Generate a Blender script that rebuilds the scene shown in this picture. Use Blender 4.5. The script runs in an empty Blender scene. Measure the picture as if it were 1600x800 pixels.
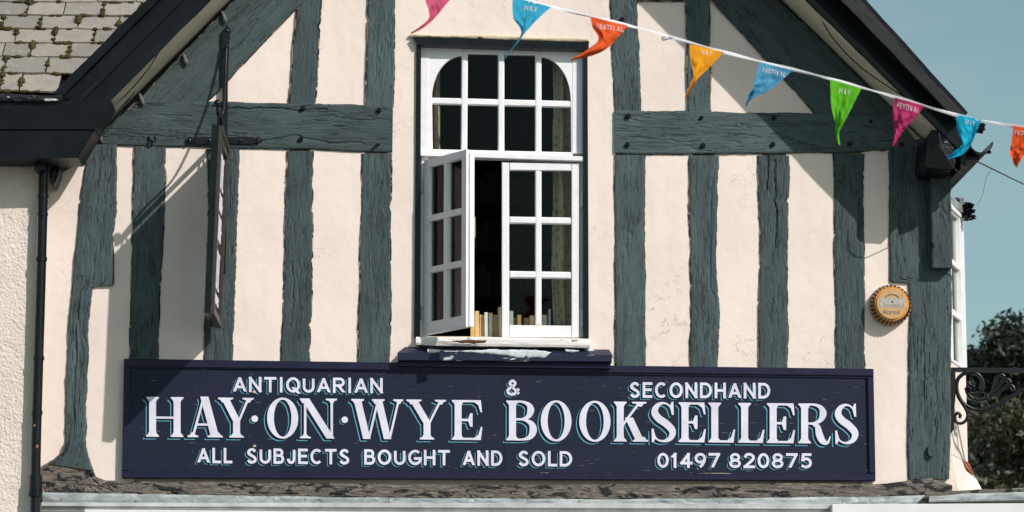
import bpy, math, random
from mathutils import Vector, noise
R = math.radians
random.seed(7)
S = bpy.context.scene
COL = S.collection
# ------------------------------------------------------------------ camera
CAM = Vector((-0.60, -19.75, 1.65)); AIM = Vector((0.0, 0.0, 4.80)); LENS = 106.0
cd = bpy.data.cameras.new('camera'); cam = bpy.data.objects.new('camera', cd); COL.objects.link(cam)
cam.location = CAM
Q = (AIM - CAM).to_track_quat('-Z', 'Y'); cam.rotation_mode = 'QUATERNION'; cam.rotation_quaternion = Q
cd.lens = LENS; cd.sensor_width = 36; cd.clip_start = 0.1; cd.clip_end = 3000
cd.dof.use_dof = True; cd.dof.focus_distance = 20.0; cd.dof.aperture_fstop = 4.0
S.camera = cam
# ------------------------------------------------------------------ sky + sun
SUN = Vector((-0.89, 1.0, -0.93)).normalized()
elev = math.asin(-SUN.z); azim = math.atan2(-SUN.x, -SUN.y)      # where the sun stands
W = bpy.data.worlds.new("World"); S.world = W; W.use_nodes = True
wn = W.node_tree.nodes; wl = W.node_tree.links
bg = wn['Background']; bg.inputs[1].default_value = 0.108
sky = wn.new('ShaderNodeTexSky'); sky.sky_type = 'NISHITA'; sky.sun_disc = False
sky.sun_elevation = elev; sky.sun_rotation = azim; sky.air_density = 1.0; sky.dust_density = 1.4; sky.ozone_density = 1.0
tint = wn.new('ShaderNodeMix'); tint.data_type = 'RGBA'; tint.blend_type = 'MULTIPLY'; tint.inputs[0].default_value = 1
tint.inputs[7].default_value = (0.72, 0.97, 0.87, 1)
wtc = wn.new('ShaderNodeTexCoord'); wmp = wn.new('ShaderNodeMapping'); wmp.inputs['Scale'].default_value = (2.2, 2.2, 5.0)
wno = wn.new('ShaderNodeTexNoise'); wno.inputs['Scale'].default_value = 1.7; wno.inputs['Detail'].default_value = 5; wno.inputs['Distortion'].default_value = 0.4
wrp = wn.new('ShaderNodeValToRGB'); wrp.color_ramp.elements[0].position = 0.40; wrp.color_ramp.elements[1].position = 0.72
wrp.color_ramp.elements[0].color = (0, 0, 0, 1); wrp.color_ramp.elements[1].color = (.50, .50, .50, 1)
wcl = wn.new('ShaderNodeMix'); wcl.data_type = 'RGBA'; wcl.inputs[7].default_value = (6.2, 6.0, 5.9, 1)
wl.new(wtc.outputs['Generated'], wmp.inputs['Vector']); wl.new(wmp.outputs[0], wno.inputs['Vector']); wl.new(wno.outputs[0], wrp.inputs[0])
wl.new(wrp.outputs[0], wcl.inputs[0]); wl.new(sky.outputs[0], wcl.inputs[6]); wl.new(wcl.outputs[2], tint.inputs[6])
hs = wn.new('ShaderNodeHueSaturation'); hs.inputs['Saturation'].default_value = 0.85
wl.new(tint.outputs[2], hs.inputs['Color']); wl.new(hs.outputs[0], bg.inputs[0])
sd = bpy.data.lights.new('sun', 'SUN'); sd.energy = 3.9; sd.angle = R(0.55); sd.color = (1.0, 0.95, 0.915)
so = bpy.data.objects.new('sun', sd); COL.objects.link(so); so.rotation_mode = 'QUATERNION'
so.rotation_quaternion = SUN.to_track_quat('-Z', 'Y'); so.location = (20, -25, 25)
S.view_settings.view_transform = 'Standard'; S.view_settings.look = 'None'
S.view_settings.exposure = 0.0; S.view_settings.gamma = 1.0; S.view_settings.use_curve_mapping = False
S.cycles.max_bounces = 6; S.cycles.transparent_max_bounces = 12
# ------------------------------------------------------------------ survey: photo point -> point on the plane y = d
FPX = LENS / 36 * 1600
def P(x, y, d=0.0):
    v = Q @ Vector(((x - 800) / FPX, (400 - y) / FPX, -1.0))
    return CAM + v * ((d - CAM.y) / v.y)
def fbm(x, y, z=0.0, o=4): return noise.fractal(Vector((x, y, z)), 1.0, 2.1, o)
# ------------------------------------------------------------------ materials
def mat(name, col, rough=0.6, bump=None, var=0.0, varscale=6.0, metal=0.0, spec=0.5, coat=0.0, uv=False):
    m = bpy.data.materials.new(name); m.use_nodes = True
    n = m.node_tree.nodes; l = m.node_tree.links; b = n['Principled BSDF']
    b.inputs['Roughness'].default_value = rough; b.inputs['Metallic'].default_value = metal
    b.inputs['Specular IOR Level'].default_value = spec; b.inputs['Coat Weight'].default_value = coat
    b.inputs['Base Color'].default_value = (*col, 1)
    tc = n.new('ShaderNodeTexCoord'); src = tc.outputs['UV' if uv else 'Object']
    if var:
        t = n.new('ShaderNodeTexNoise'); t.inputs['Scale'].default_value = varscale; t.inputs['Detail'].default_value = 7
        t.inputs['Roughness'].default_value = 0.65
        l.new(src, t.inputs['Vector'])
        r = n.new('ShaderNodeValToRGB'); e = r.color_ramp.elements
        e[0].position = 0.3; e[1].position = 0.7
        e[0].color = (*[c * (1 - var) for c in col], 1); e[1].color = (*[min(1, c * (1 + var)) for c in col], 1)
        l.new(t.outputs[0], r.inputs[0]); l.new(r.outputs[0], b.inputs['Base Color'])
    if bump:
        s, strength, dist = bump
        t = n.new('ShaderNodeTexNoise'); t.inputs['Scale'].default_value = s; t.inputs['Detail'].default_value = 6
        l.new(src, t.inputs['Vector'])
        bm = n.new('ShaderNodeBump'); bm.inputs['Strength'].default_value = strength; bm.inputs['Distance'].default_value = dist
        l.new(t.outputs[0], bm.inputs['Height']); l.new(bm.outputs[0], b.inputs['Normal'])
    return m
class NT:
    def __init__(s, m): s.n = m.node_tree.nodes; s.l = m.node_tree.links; s.b = s.n['Principled BSDF']
    def tc(s, k='Object'): return s.n.new('ShaderNodeTexCoord').outputs[k]
    def map(s, v, sc):
        m = s.n.new('ShaderNodeMapping'); m.inputs['Scale'].default_value = sc; s.l.new(v, m.inputs['Vector']); return m.outputs[0]
    def noise(s, v, sc=1.0, det=6, rough=0.6, dist=0.0):
        t = s.n.new('ShaderNodeTexNoise'); t.inputs['Scale'].default_value = sc; t.inputs['Detail'].default_value = det
        t.inputs['Roughness'].default_value = rough; t.inputs['Distortion'].default_value = dist
        s.l.new(v, t.inputs['Vector']); return t.outputs[0]
    def math(s, op, a, b=None, clamp=False):
        t = s.n.new('ShaderNodeMath'); t.operation = op; t.use_clamp = clamp
        for i, q in enumerate((a, b)):
            if q is None: continue
            if isinstance(q, (int, float)): t.inputs[i].default_value = q
            else: s.l.new(q, t.inputs[i])
        return t.outputs[0]
    def ramp(s, v, stops, interp='LINEAR'):
        r = s.n.new('ShaderNodeValToRGB'); r.color_ramp.interpolation = interp; e = r.color_ramp.elements
        while len(e) < len(stops): e.new(0.5)
        for q, (p, c) in zip(e, stops):
            q.position = p; q.color = (c, c, c, 1) if isinstance(c, (int, float)) else (*c, 1)
        s.l.new(v, r.inputs[0]); return r.outputs[0]
    def mix(s, f, a, b):
        t = s.n.new('ShaderNodeMix'); t.data_type = 'RGBA'
        for i, q in ((0, f), (6, a), (7, b)):
            if isinstance(q, (int, float)): t.inputs[i].default_value = q
            elif isinstance(q, tuple): t.inputs[i].default_value = (*q, 1)
            else: s.l.new(q, t.inputs[i])
        return t.outputs[2]
    def bump(s, h, st, dist, prev=None):
        t = s.n.new('ShaderNodeBump'); t.inputs['Strength'].default_value = st; t.inputs['Distance'].default_value = dist
        s.l.new(h, t.inputs['Height'])
        if prev is not None: s.l.new(prev, t.inputs['Normal'])
        return t.outputs[0]
    def out(s, col=None, nor=None, rough=None):
        if col is not None: s.l.new(col, s.b.inputs['Base Color'])
        if nor is not None: s.l.new(nor, s.b.inputs['Normal'])
        if rough is not None: s.l.new(rough, s.b.inputs['Roughness'])
def timber_mat(name, base, wear=0.5):
    m = mat(name, base, 0.62, spec=0.22); t = NT(m); uv = t.tc('UV')
    fine = t.noise(t.map(uv, (170, 11, 1)), 1, 5, 0.65, 0.6)
    mid = t.noise(t.map(uv, (48, 3.2, 1)), 1, 6, 0.6, 1.1)
    big = t.noise(t.map(uv, (9, 2.0, 1)), 1, 4, 0.55, 0.4)
    crk = t.math('ABSOLUTE', t.math('SUBTRACT', mid, 0.5))
    crk = t.ramp(crk, [(0.0, 1.0), (0.032, 0.0)])
    gate = t.ramp(t.noise(t.map(uv, (13, 5, 1)), 1, 4), [(0.44, 0.0), (0.54, 1.0)])
    crack = t.math('MULTIPLY', crk, gate)
    fcr = t.ramp(t.noise(t.map(uv, (260, 26, 1)), 1, 4, 0.7, 0.8), [(0.36, 1.0), (0.43, 0.0)])
    c1 = t.mix(t.ramp(big, [(0.35, 0.0), (0.68, 1.0)]), tuple(c * 0.82 for c in base), tuple(c * 1.2 for c in base))
    c2 = t.mix(t.math('MULTIPLY', fcr, 0.75), c1, tuple(c * 0.35 for c in base))
    c3 = t.mix(t.math('MULTIPLY', crack, 0.95), c2, (0.008, 0.010, 0.012))
    oi = t.n.new('ShaderNodeObjectInfo').outputs['Random']
    c3 = t.mix(t.math('MULTIPLY', t.ramp(t.noise(t.map(uv, (3.5, 1.1, 1)), 1, 5, 0.6), [(0.45, 0.0), (0.75, 1.0)]), 0.45), c3, tuple(c * 1.7 for c in base))
    hv = t.n.new('ShaderNodeHueSaturation'); t.l.new(t.math('ADD', t.math('MULTIPLY', oi, 0.40), 0.80), hv.inputs['Value']); t.l.new(c3, hv.inputs['Color']); c3 = hv.outputs[0]
    chip = t.ramp(t.noise(t.map(uv, (60, 24, 1)), 1, 3, 0.5), [(0.745, 0.0), (0.765, 1.0)])
    c4 = t.mix(t.math('MULTIPLY', chip, wear), c3, (0.20, 0.145, 0.10))
    h = t.math('SUBTRACT', t.math('ADD', t.math('MULTIPLY', fine, 0.5), t.math('MULTIPLY', mid, 0.9)), t.math('MULTIPLY', crack, 0.9))
    t.out(c4, t.bump(h, 0.62, 0.0026), t.ramp(big, [(0.3, 0.5), (0.7, 0.72)]))
    return m
M = {}
M['timber'] = timber_mat('painted oak', (0.057, 0.079, 0.083))
M['timber_dark'] = timber_mat('tarred oak', (0.022, 0.024, 0.026), 0.1)
def plaster_mat(name, base, rough_amt=0.35):
    m = mat(name, base, 0.9, spec=0.15); t = NT(m); o = t.tc('Object')
    a = t.noise(o, 1.6, 6, 0.6); b = t.noise(o, 9, 6, 0.6); st = t.noise(t.map(o, (9, 9, 1.1)), 1, 5, 0.6)
    c = t.mix(t.ramp(a, [(0.35, 0.0), (0.7, 1.0)]), tuple(q * 0.93 for q in base), tuple(min(1, q * 1.04) for q in base))
    c = t.mix(t.math('MULTIPLY', t.ramp(st, [(0.52, 0.0), (0.75, 1.0)]), 0.28), c, (base[0] * .80, base[1] * .76, base[2] * .66))
    cr = t.math('ABSOLUTE', t.math('SUBTRACT', t.noise(o, 3.1, 5, 0.6, 0.5), 0.5))
    cr = t.math('MULTIPLY', t.ramp(cr, [(0.0, 1.0), (0.0055, 0.0)]), t.ramp(t.noise(o, 1.3, 2), [(0.55, 0.0), (0.60, 0.6)]))
    c = t.mix(cr, c, (0.33, 0.25, 0.18))
    sp = t.ramp(t.noise(o, 60, 2, 0.5), [(0.765, 0.0), (0.78, 0.6)])
    c = t.mix(sp, c, (0.45, 0.30, 0.18))
    n1 = t.bump(b, 0.22, 0.010); n2 = t.bump(t.noise(o, 90, 5, 0.6), rough_amt * .7, 0.003, n1)
    t.out(c, n2); return m
M['plaster'] = plaster_mat('cream plaster', (0.83, 0.70, 0.635))
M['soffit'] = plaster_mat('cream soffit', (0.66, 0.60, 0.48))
def rough_render():
    m = mat('rough cast render', (0.78, 0.69, 0.6), 0.92, spec=0.1); t = NT(m); o = t.tc('Object')
    v = t.n.new('ShaderNodeTexVoronoi'); v.inputs['Scale'].default_value = 55; t.l.new(o, v.inputs['Vector'])
    a = t.noise(o, 40, 5, 0.65)
    c = t.mix(t.ramp(t.noise(o, 2.5, 6), [(0.3, 0.0), (0.7, 1.0)]), (0.72, 0.62, 0.54), (0.81, 0.70, 0.63))
    n1 = t.bump(a, 0.9, 0.012); n2 = t.bump(v.outputs[0], 0.55, 0.008, n1); t.out(c, n2); return m
M['render'] = rough_render()
M['black'] = mat('black gloss paint', (0.006, 0.008, 0.010), 0.24, bump=(35, 0.3, 0.003), var=0.4, varscale=9, spec=0.25)
M['black_board'] = mat('black painted board', (0.006, 0.008, 0.011), 0.4, bump=(14, 0.3, 0.006), var=0.35, varscale=5, spec=0.14)
M['iron'] = mat('black iron', (0.007, 0.008, 0.011), 0.32, bump=(70, 0.4, 0.002), var=0.5, varscale=30, spec=0.3)
M['steel'] = mat('dull galvanised metal', (0.27, 0.27, 0.27), 0.4, metal=0.7, var=0.3, varscale=60)
def window_white(name='white window paint', base=(0.88, 0.85, 0.87), dirt=0.5):
    m = mat(name, base, 0.45); t = NT(m); o = t.tc('Object')
    a = t.noise(o, 14, 7, 0.7); b = t.noise(t.map(o, (60, 60, 9)), 1, 5, 0.6)
    c = t.mix(t.ramp(a, [(0.35, 0.0), (0.75, 1.0)]), base, tuple(q * 0.84 for q in base))
    f = t.ramp(t.noise(o, 38, 6, 0.7), [(0.70, 0.0), (0.73, dirt)])
    c = t.mix(f, c, (0.30, 0.25, 0.20)); t.out(c, t.bump(b, 0.3, 0.002)); return m
M['white'] = window_white()
def peel(name, top, under, lo, hi, scale=(7, 7, 22), rust=None):
    m = mat(name, top, 0.5, spec=.25); t = NT(m); o = t.tc('Object')
    a = t.noise(t.map(o, scale), 1, 6, 0.62, 0.5)
    f = t.ramp(a, [(lo, 0.0), (hi, 1.0)])
    c = t.mix(f, top, under)
    if rust:
        g = t.ramp(t.noise(t.map(o, (5, 5, 18)), 1, 5, 0.7, 0.3), [(0.66, 0.0), (0.68, 1.0)]); c = t.mix(g, c, rust)
    n1 = t.bump(f, 0.8, 0.003); n2 = t.bump(t.noise(t.map(o, (20, 20, 160)), 1, 4), 0.4, 0.003, n1)
    t.out(c, n2); return m
M['sill_white'] = peel('peeling white sill paint', (0.78, 0.74, 0.72), (0.36, 0.30, 0.24), 0.66, 0.69, rust=(0.10, 0.035, 0.02))
NAVY = (0.017, 0.021, 0.058)
M['ledge_navy'] = peel('navy ledge paint with peeling', (0.014, 0.018, 0.042), (0.56, 0.60, 0.60), 0.60, 0.61, (3.0, 5, 14))
M['ledge_plain'] = mat('navy ledge paint', (0.010, 0.012, 0.036), 0.5, spec=.2, bump=(20, .3, .004), var=0.3)
M['navy_frame'] = mat('navy frame paint', (0.011, 0.012, 0.036), 0.45, spec=.25, bump=(25, 0.35, 0.003), var=0.25, varscale=12)
def navy_board():
    m = mat('navy board paint', NAVY, 0.5, spec=.2); t = NT(m); o = t.tc('Object')
    c = t.mix(t.ramp(t.noise(o, 3, 5), [(0.3, 0.0), (0.7, 1.0)]), (0.008, 0.015, 0.028), (0.014, 0.016, 0.041))
    sc = t.ramp(t.noise(t.map(o, (9, 9, 130)), 1, 5, 0.6), [(0.685, 0.0), (0.72, 0.8)])
    c = t.mix(sc, c, (0.36, 0.33, 0.24)); t.out(c, t.bump(t.noise(t.map(o, (8, 8, 160)), 1, 4), 0.25, 0.002)); return m
M['navy_board'] = navy_board()
M['navy_flat'] = mat('navy letter gap', (0.009, 0.008, 0.026), 0.6, spec=.1)
M['letter'] = mat('white sign writing', (0.70, 0.67, 0.77), 0.55, var=0.13, varscale=7, bump=(60, .15, .001))
M['cyan'] = mat('turquoise sign writing', (0.11, 0.38, 0.48), 0.6, var=0.25, varscale=20)
M['wood_raw'] = mat('raw pale wood', (0.50, 0.42, 0.28), 0.8, bump=(30, .5, .005), var=.3)
def flaking():
    m = mat('flaking weathered beam', (0.2, 0.16, 0.13), 0.85); t = NT(m); o = t.tc('Object')
    a = t.noise(t.map(o, (8, 8, 20)), 1, 7, 0.65, 0.6); sh = t.noise(t.map(o, (14, 14, 60)), 1, 6, 0.6, 0.8)
    brown = t.mix(t.ramp(sh, [(0.35, 0.0), (0.65, 1.0)]), (0.09, 0.074, 0.062), (0.21, 0.172, 0.145))
    vc = t.math('ABSOLUTE', t.math('SUBTRACT', sh, 0.5)); vc = t.ramp(vc, [(0.0, 1.0), (0.02, 0.0)])
    brown = t.mix(t.math('MULTIPLY', vc, 0.8), brown, (0.02, 0.018, 0.016))
    f = t.ramp(a, [(0.54, 0.0), (0.56, 1.0)])
    c = t.mix(f, brown, (0.012, 0.014, 0.016))
    n1 = t.bump(sh, 0.8, 0.012); n2 = t.bump(f, 0.8, -0.006, n1); t.out(c, n2); return m
M['flaking'] = flaking()
def joint_mat():  # near-black is the shade of recessed gaps painted on; ochre is filler
    m = mat('painted gap shade and old filler', (0.03, 0.025, 0.02), 0.95, spec=.1); t = NT(m); o = t.tc('Object')
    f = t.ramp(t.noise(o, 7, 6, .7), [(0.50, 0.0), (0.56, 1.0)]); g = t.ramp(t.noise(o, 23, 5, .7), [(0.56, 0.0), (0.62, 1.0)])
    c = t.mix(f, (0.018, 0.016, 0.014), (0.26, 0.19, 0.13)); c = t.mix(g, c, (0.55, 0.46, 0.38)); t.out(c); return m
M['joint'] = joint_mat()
def lead_mat():
    m = mat('weathered lead', (0.3, 0.34, 0.36), 0.55, metal=0.2); t = NT(m); o = t.tc('Object')
    a = t.noise(t.map(o, (5, 5, 14)), 1, 7, 0.65, 0.5); b = t.noise(t.map(o, (25, 25, 8)), 1, 5, 0.6)
    c = t.mix(t.ramp(a, [(0.35, 0.0), (0.65, 1.0)]), (0.19, 0.215, 0.22), (0.44, 0.47, 0.48))
    c = t.mix(t.ramp(b, [(0.62, 0.0), (0.70, 0.8)]), c, (0.05, 0.055, 0.06)); t.out(c, t.bump(a, 0.5, 0.01)); return m
M['lead'] = lead_mat()
M['cornice'] = mat('white cornice paint', (0.74, 0.72, 0.70), 0.5, var=0.1, varscale=5)
M['cornice_grey'] = mat('grey cornice paint', (0.46, 0.47, 0.46), 0.6, var=0.25, varscale=7, bump=(20, .3, .003))  # the mouldings are greenish grey, the boards white
def glass():
    m = bpy.data.materials.new('window glass'); m.use_nodes = True; n = m.node_tree.nodes; l = m.node_tree.links
    n.remove(n['Principled BSDF']); o = n['Material Output']
    tr = n.new('ShaderNodeBsdfTransparent'); tr.inputs[0].default_value = (0.86, 0.89, 0.87, 1)
    gl = n.new('ShaderNodeBsdfGlossy'); gl.inputs['Roughness'].default_value = 0.03
    fr = n.new('ShaderNodeFresnel'); fr.inputs[0].default_value = 1.22
    mx = n.new('ShaderNodeMixShader'); l.new(fr.outputs[0], mx.inputs[0]); l.new(tr.outputs[0], mx.inputs[1]); l.new(gl.outputs[0], mx.inputs[2])
    l.new(mx.outputs[0], o.inputs[0]); return m
M['glass'] = glass()
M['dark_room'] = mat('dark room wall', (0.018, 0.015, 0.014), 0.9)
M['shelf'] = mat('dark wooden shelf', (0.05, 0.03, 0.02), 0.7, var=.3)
def curtain_mat():
    m = mat('faded floral curtain', (0.20, 0.18, 0.14), 0.9); t = NT(m); o = t.tc('Object')
    c = t.mix(t.ramp(t.noise(o, 28, 4), [(0.55, 0.0), (0.6, 1.0)]), (0.62, 0.55, 0.42), (0.42, 0.24, 0.16)); t.out(c); return m
M['curtain'] = curtain_mat()
M['slate'] = None
def slate_mat():
    m = mat('weathered stone slate', (0.3, 0.27, 0.24), 0.85); t = NT(m); o = t.tc('Object')
    oi = t.n.new('ShaderNodeObjectInfo').outputs['Random']
    base = t.mix(oi, (0.23, 0.205, 0.18), (0.34, 0.295, 0.255))
    d = t.ramp(t.noise(o, 9, 7, 0.7), [(0.45, 0.0), (0.7, 0.6)])
    c = t.mix(d, base, (0.19, 0.17, 0.15))
    li = t.ramp(t.noise(o, 22, 5, 0.6), [(0.63, 0.0), (0.68, 0.7)])
    c = t.mix(li, c, (0.42, 0.44, 0.40)); t.out(c, t.bump(t.noise(o, 45, 6), 0.6, 0.004)); return m
M['slate'] = slate_mat()
M['moss'] = mat('roof moss', (0.070, 0.056, 0.012), 0.95, bump=(160, 1.0, 0.01), var=0.5, varscale=60)
M['brick'] = mat('bare brick', (0.42, 0.13, 0.06), 0.9, bump=(60, .7, .006), var=.35, varscale=40)
M['leaf'] = mat('tree leaf', (0.017, 0.028, 0.012), 0.6, var=0.5, varscale=1.1)
M['leaf_yellow'] = mat('yellowing leaf', (0.036, 0.036, 0.010), 0.6, var=0.5, varscale=1.5)
M['bark'] = mat('bark', (0.07, 0.055, 0.04), 0.9, bump=(12, .8, .02), var=.3)
M['alarm_orange'] = mat('orange alarm plastic', (0.72, 0.24, 0.01), 0.3, var=.12, varscale=20)
M['alarm_dark'] = mat('dark slot', (0.03, 0.02, 0.012), 0.6)
M['alarm_cream'] = mat('cloudy clear plastic', (0.56, 0.33, 0.15), 0.35, var=.2, varscale=24)
M['alarm_label'] = mat('faded grey label', (0.42, 0.38, 0.33), 0.5, var=.25, varscale=60)
M['alarm_ink'] = mat('faded ink', (0.24, 0.17, 0.12), 0.6)
M['asphalt'] = mat('asphalt', (0.055, 0.055, 0.057), 0.9, bump=(90, .6, .006), var=.25, varscale=2)
M['paving'] = mat('paving', (0.27, 0.26, 0.24), 0.85, bump=(30, .4, .004), var=.2, varscale=2)
M['cable'] = mat('dark cable', (0.02, 0.022, 0.025), 0.6)
M['cord'] = mat('white cotton tape', (0.80, 0.77, 0.80), 0.8, bump=(200, .3, .001))
# ------------------------------------------------------------------ object helpers
LOC = {}
def empty(name, loc, label=None, cat=None, group=None, kind=None):
    o = bpy.data.objects.new(name, None); COL.objects.link(o); o.location = loc; o.empty_display_size = 0.2
    tag(o, label, cat, group, kind); LOC[o.name] = Vector(loc); return o
def tag(o, label=None, cat=None, group=None, kind=None):
    for k, v in (('label', label), ('category', cat), ('group', group), ('kind', kind)):
        if v: o[k] = v
    return o
def mk(name, vs, fs, m, parent=None, uvs=None, smooth=False, mats=None, fm=None, label=None):
    base = LOC[parent.name] if parent is not None else Vector((0, 0, 0))
    me = bpy.data.meshes.new(name); me.from_pydata([tuple(Vector(v) - base) for v in vs], [], fs)
    for mm in (mats or [m]): me.materials.append(mm)
    if fm:
        for p, i in zip(me.polygons, fm): p.material_index = i
    if uvs:
        ul = me.uv_layers.new(name='UVMap')
        for lp in me.loops: ul.data[lp.index].uv = uvs[lp.vertex_index]
    if smooth:
        for p in me.polygons: p.use_smooth = True
    me.update()
    o = bpy.data.objects.new(name, me); COL.objects.link(o)
    if parent is not None: o.parent = parent; LOC[o.name] = base
    else: LOC[o.name] = Vector((0, 0, 0))
    if label: o['label'] = label
    return o
class MB:
    def __init__(s): s.v = []; s.f = []; s.m = []
    def add(s, vs, fs, mi=0):
        k = len(s.v); s.v += [Vector(v) for v in vs]; s.f += [tuple(i + k for i in f) for f in fs]; s.m += [mi] * len(fs)
    def build(s, name, m, parent=None, smooth=False, mats=None, label=None):
        return mk(name, s.v, s.f, m, parent, smooth=smooth, mats=mats, fm=s.m if mats else None, label=label)
def prism_geo(front, vec):
    n = len(front); v = [Vector(p) for p in front] + [Vector(p) + vec for p in front]
    f = [tuple(range(n)), tuple(reversed(range(n, 2 * n)))] + [(i, i + n, (i + 1) % n + n, (i + 1) % n) for i in range(n)]
    # orientation: make front face look to -vec
    nn = Vector((0, 0, 0))
    for i in range(n):
        a, b = v[i], v[(i + 1) % n]; nn += a.cross(b)
    if nn.dot(vec) > 0: f = [tuple(reversed(q)) for q in f]
    return v, f
def bevel_quad(pts, d, t, b=0.004):
    """box from a photo quad with chamfered front edges"""
    A = [P(x, y, d + b) for x, y in pts]; c = sum(A, Vector((0, 0, 0))) / len(A)
    Fp = []
    for p in A:
        v = p - c; L = v.length; s = max(0.0, 1 - b * 1.3 / max(L, 1e-6)); q = c + Vector((math.copysign(max(abs(v.x) - b, 0), v.x), 0, math.copysign(max(abs(v.z) - b, 0), v.z)))
        q.y = d; Fp.append(q)
    n = len(A); B = [p + Vector((0, t - b, 0)) for p in A]
    v = Fp + A + B
    f = [tuple(range(n))] + [(i + n, (i + 1) % n + n, (i + 1) % n, i) for i in range(n)] + [(i + 2 * n, (i + 1) % n + 2 * n, (i + 1) % n + n, i + n) for i in range(n)] + [tuple(reversed(range(2 * n, 3 * n)))]
    nn = Vector((0, 0, 0))
    for i in range(n): nn += A[i].cross(A[(i + 1) % n])
    if nn.y > 0: f = [tuple(reversed(q)) for q in f]
    return v, f
def pbar(name, pts, d, t, m, parent, label=None, b=0.004):
    v, f = bevel_quad(pts, d, t, b); return mk(name, v, f, M[m], parent, label=label)
def pprism(name, pts, d, t, m, parent, label=None):
    v, f = prism_geo([P(x, y, d) for x, y in pts], Vector((0, t, 0))); return mk(name, v, f, M[m], parent, label=label)
def box_geo(a, b):
    (x0, y0, z0), (x1, y1, z1) = a, b
    v = [(x0, y0, z0), (x1, y0, z0), (x1, y1, z0), (x0, y1, z0), (x0, y0, z1), (x1, y0, z1), (x1, y1, z1), (x0, y1, z1)]
    return v, [(0, 3, 2, 1), (4, 5, 6, 7), (0, 1, 5, 4), (1, 2, 6, 5), (2, 3, 7, 6), (3, 0, 4, 7)]
def catmull(pts, n=6):
    pts = [Vector(p) for p in pts]; out = []
    for i in range(len(pts) - 1):
        p0 = pts[max(i - 1, 0)]; p1 = pts[i]; p2 = pts[i + 1]; p3 = pts[min(i + 2, len(pts) - 1)]
        for k in range(n):
            t = k / n
            out.append(0.5 * ((2 * p1) + (p2 - p0) * t + (2 * p0 - 5 * p1 + 4 * p2 - p3) * t * t + (3 * p1 - p0 - 3 * p2 + p3) * t ** 3))
    out.append(pts[-1]); return out
def tube_geo(path, rad, k=8):
    path = [Vector(p) for p in path]; n = len(path); v = []; f = []
    up = Vector((0.13, 0.9, 0.31)).normalized()
    for i, p in enumerate(path):
        t = (path[min(i + 1, n - 1)] - path[max(i - 1, 0)]).normalized()
        a = t.cross(up).normalized(); b = t.cross(a).normalized()
        r = rad[i] if isinstance(rad, (list, tuple)) else rad
        for j in range(k):
            q = 2 * math.pi * j / k; v.append(p + (a * math.cos(q) + b * math.sin(q)) * r)
    for i in range(n - 1):
        for j in range(k):
            f.append((i * k + j, i * k + (j + 1) % k, (i + 1) * k + (j + 1) % k, (i + 1) * k + j))
    f += [tuple(reversed(range(k))), tuple(range((n - 1) * k, n * k))]
    return v, f
def sphere_geo(c, r, k=12, h=8, sc=(1, 1, 1), lump=0.0):
    v = []; f = []; c = Vector(c)
    for i in range(h + 1):
        a = math.pi * i / h
        for j in range(k):
            b = 2 * math.pi * j / k; q = Vector((math.sin(a) * math.cos(b), math.sin(a) * math.sin(b), math.cos(a)))
            rr = r * (1 + lump * noise.noise(q * 2.2 + c * 7)); v.append(c + Vector((q.x * sc[0], q.y * sc[1], q.z * sc[2])) * rr)
    for i in range(h):
        for j in range(k): f.append((i * k + j, (i + 1) * k + j, (i + 1) * k + (j + 1) % k, i * k + (j + 1) % k))
    return v, f
def lerp_poly(pts, n):
    """resample a photo polyline at n+1 even steps"""
    pts = [Vector((p[0], p[1])) for p in pts]; L = [0]
    for a, b in zip(pts, pts[1:]): L.append(L[-1] + (b - a).length)
    out = []
    for k in range(n + 1):
        s = L[-1] * k / n; i = 0
        while i < len(pts) - 2 and s > L[i + 1]: i += 1
        t = (s - L[i]) / max(L[i + 1] - L[i], 1e-6); out.append(pts[i].lerp(pts[i + 1], min(max(t, 0), 1)))
    return out
CNT = [0]
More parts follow.
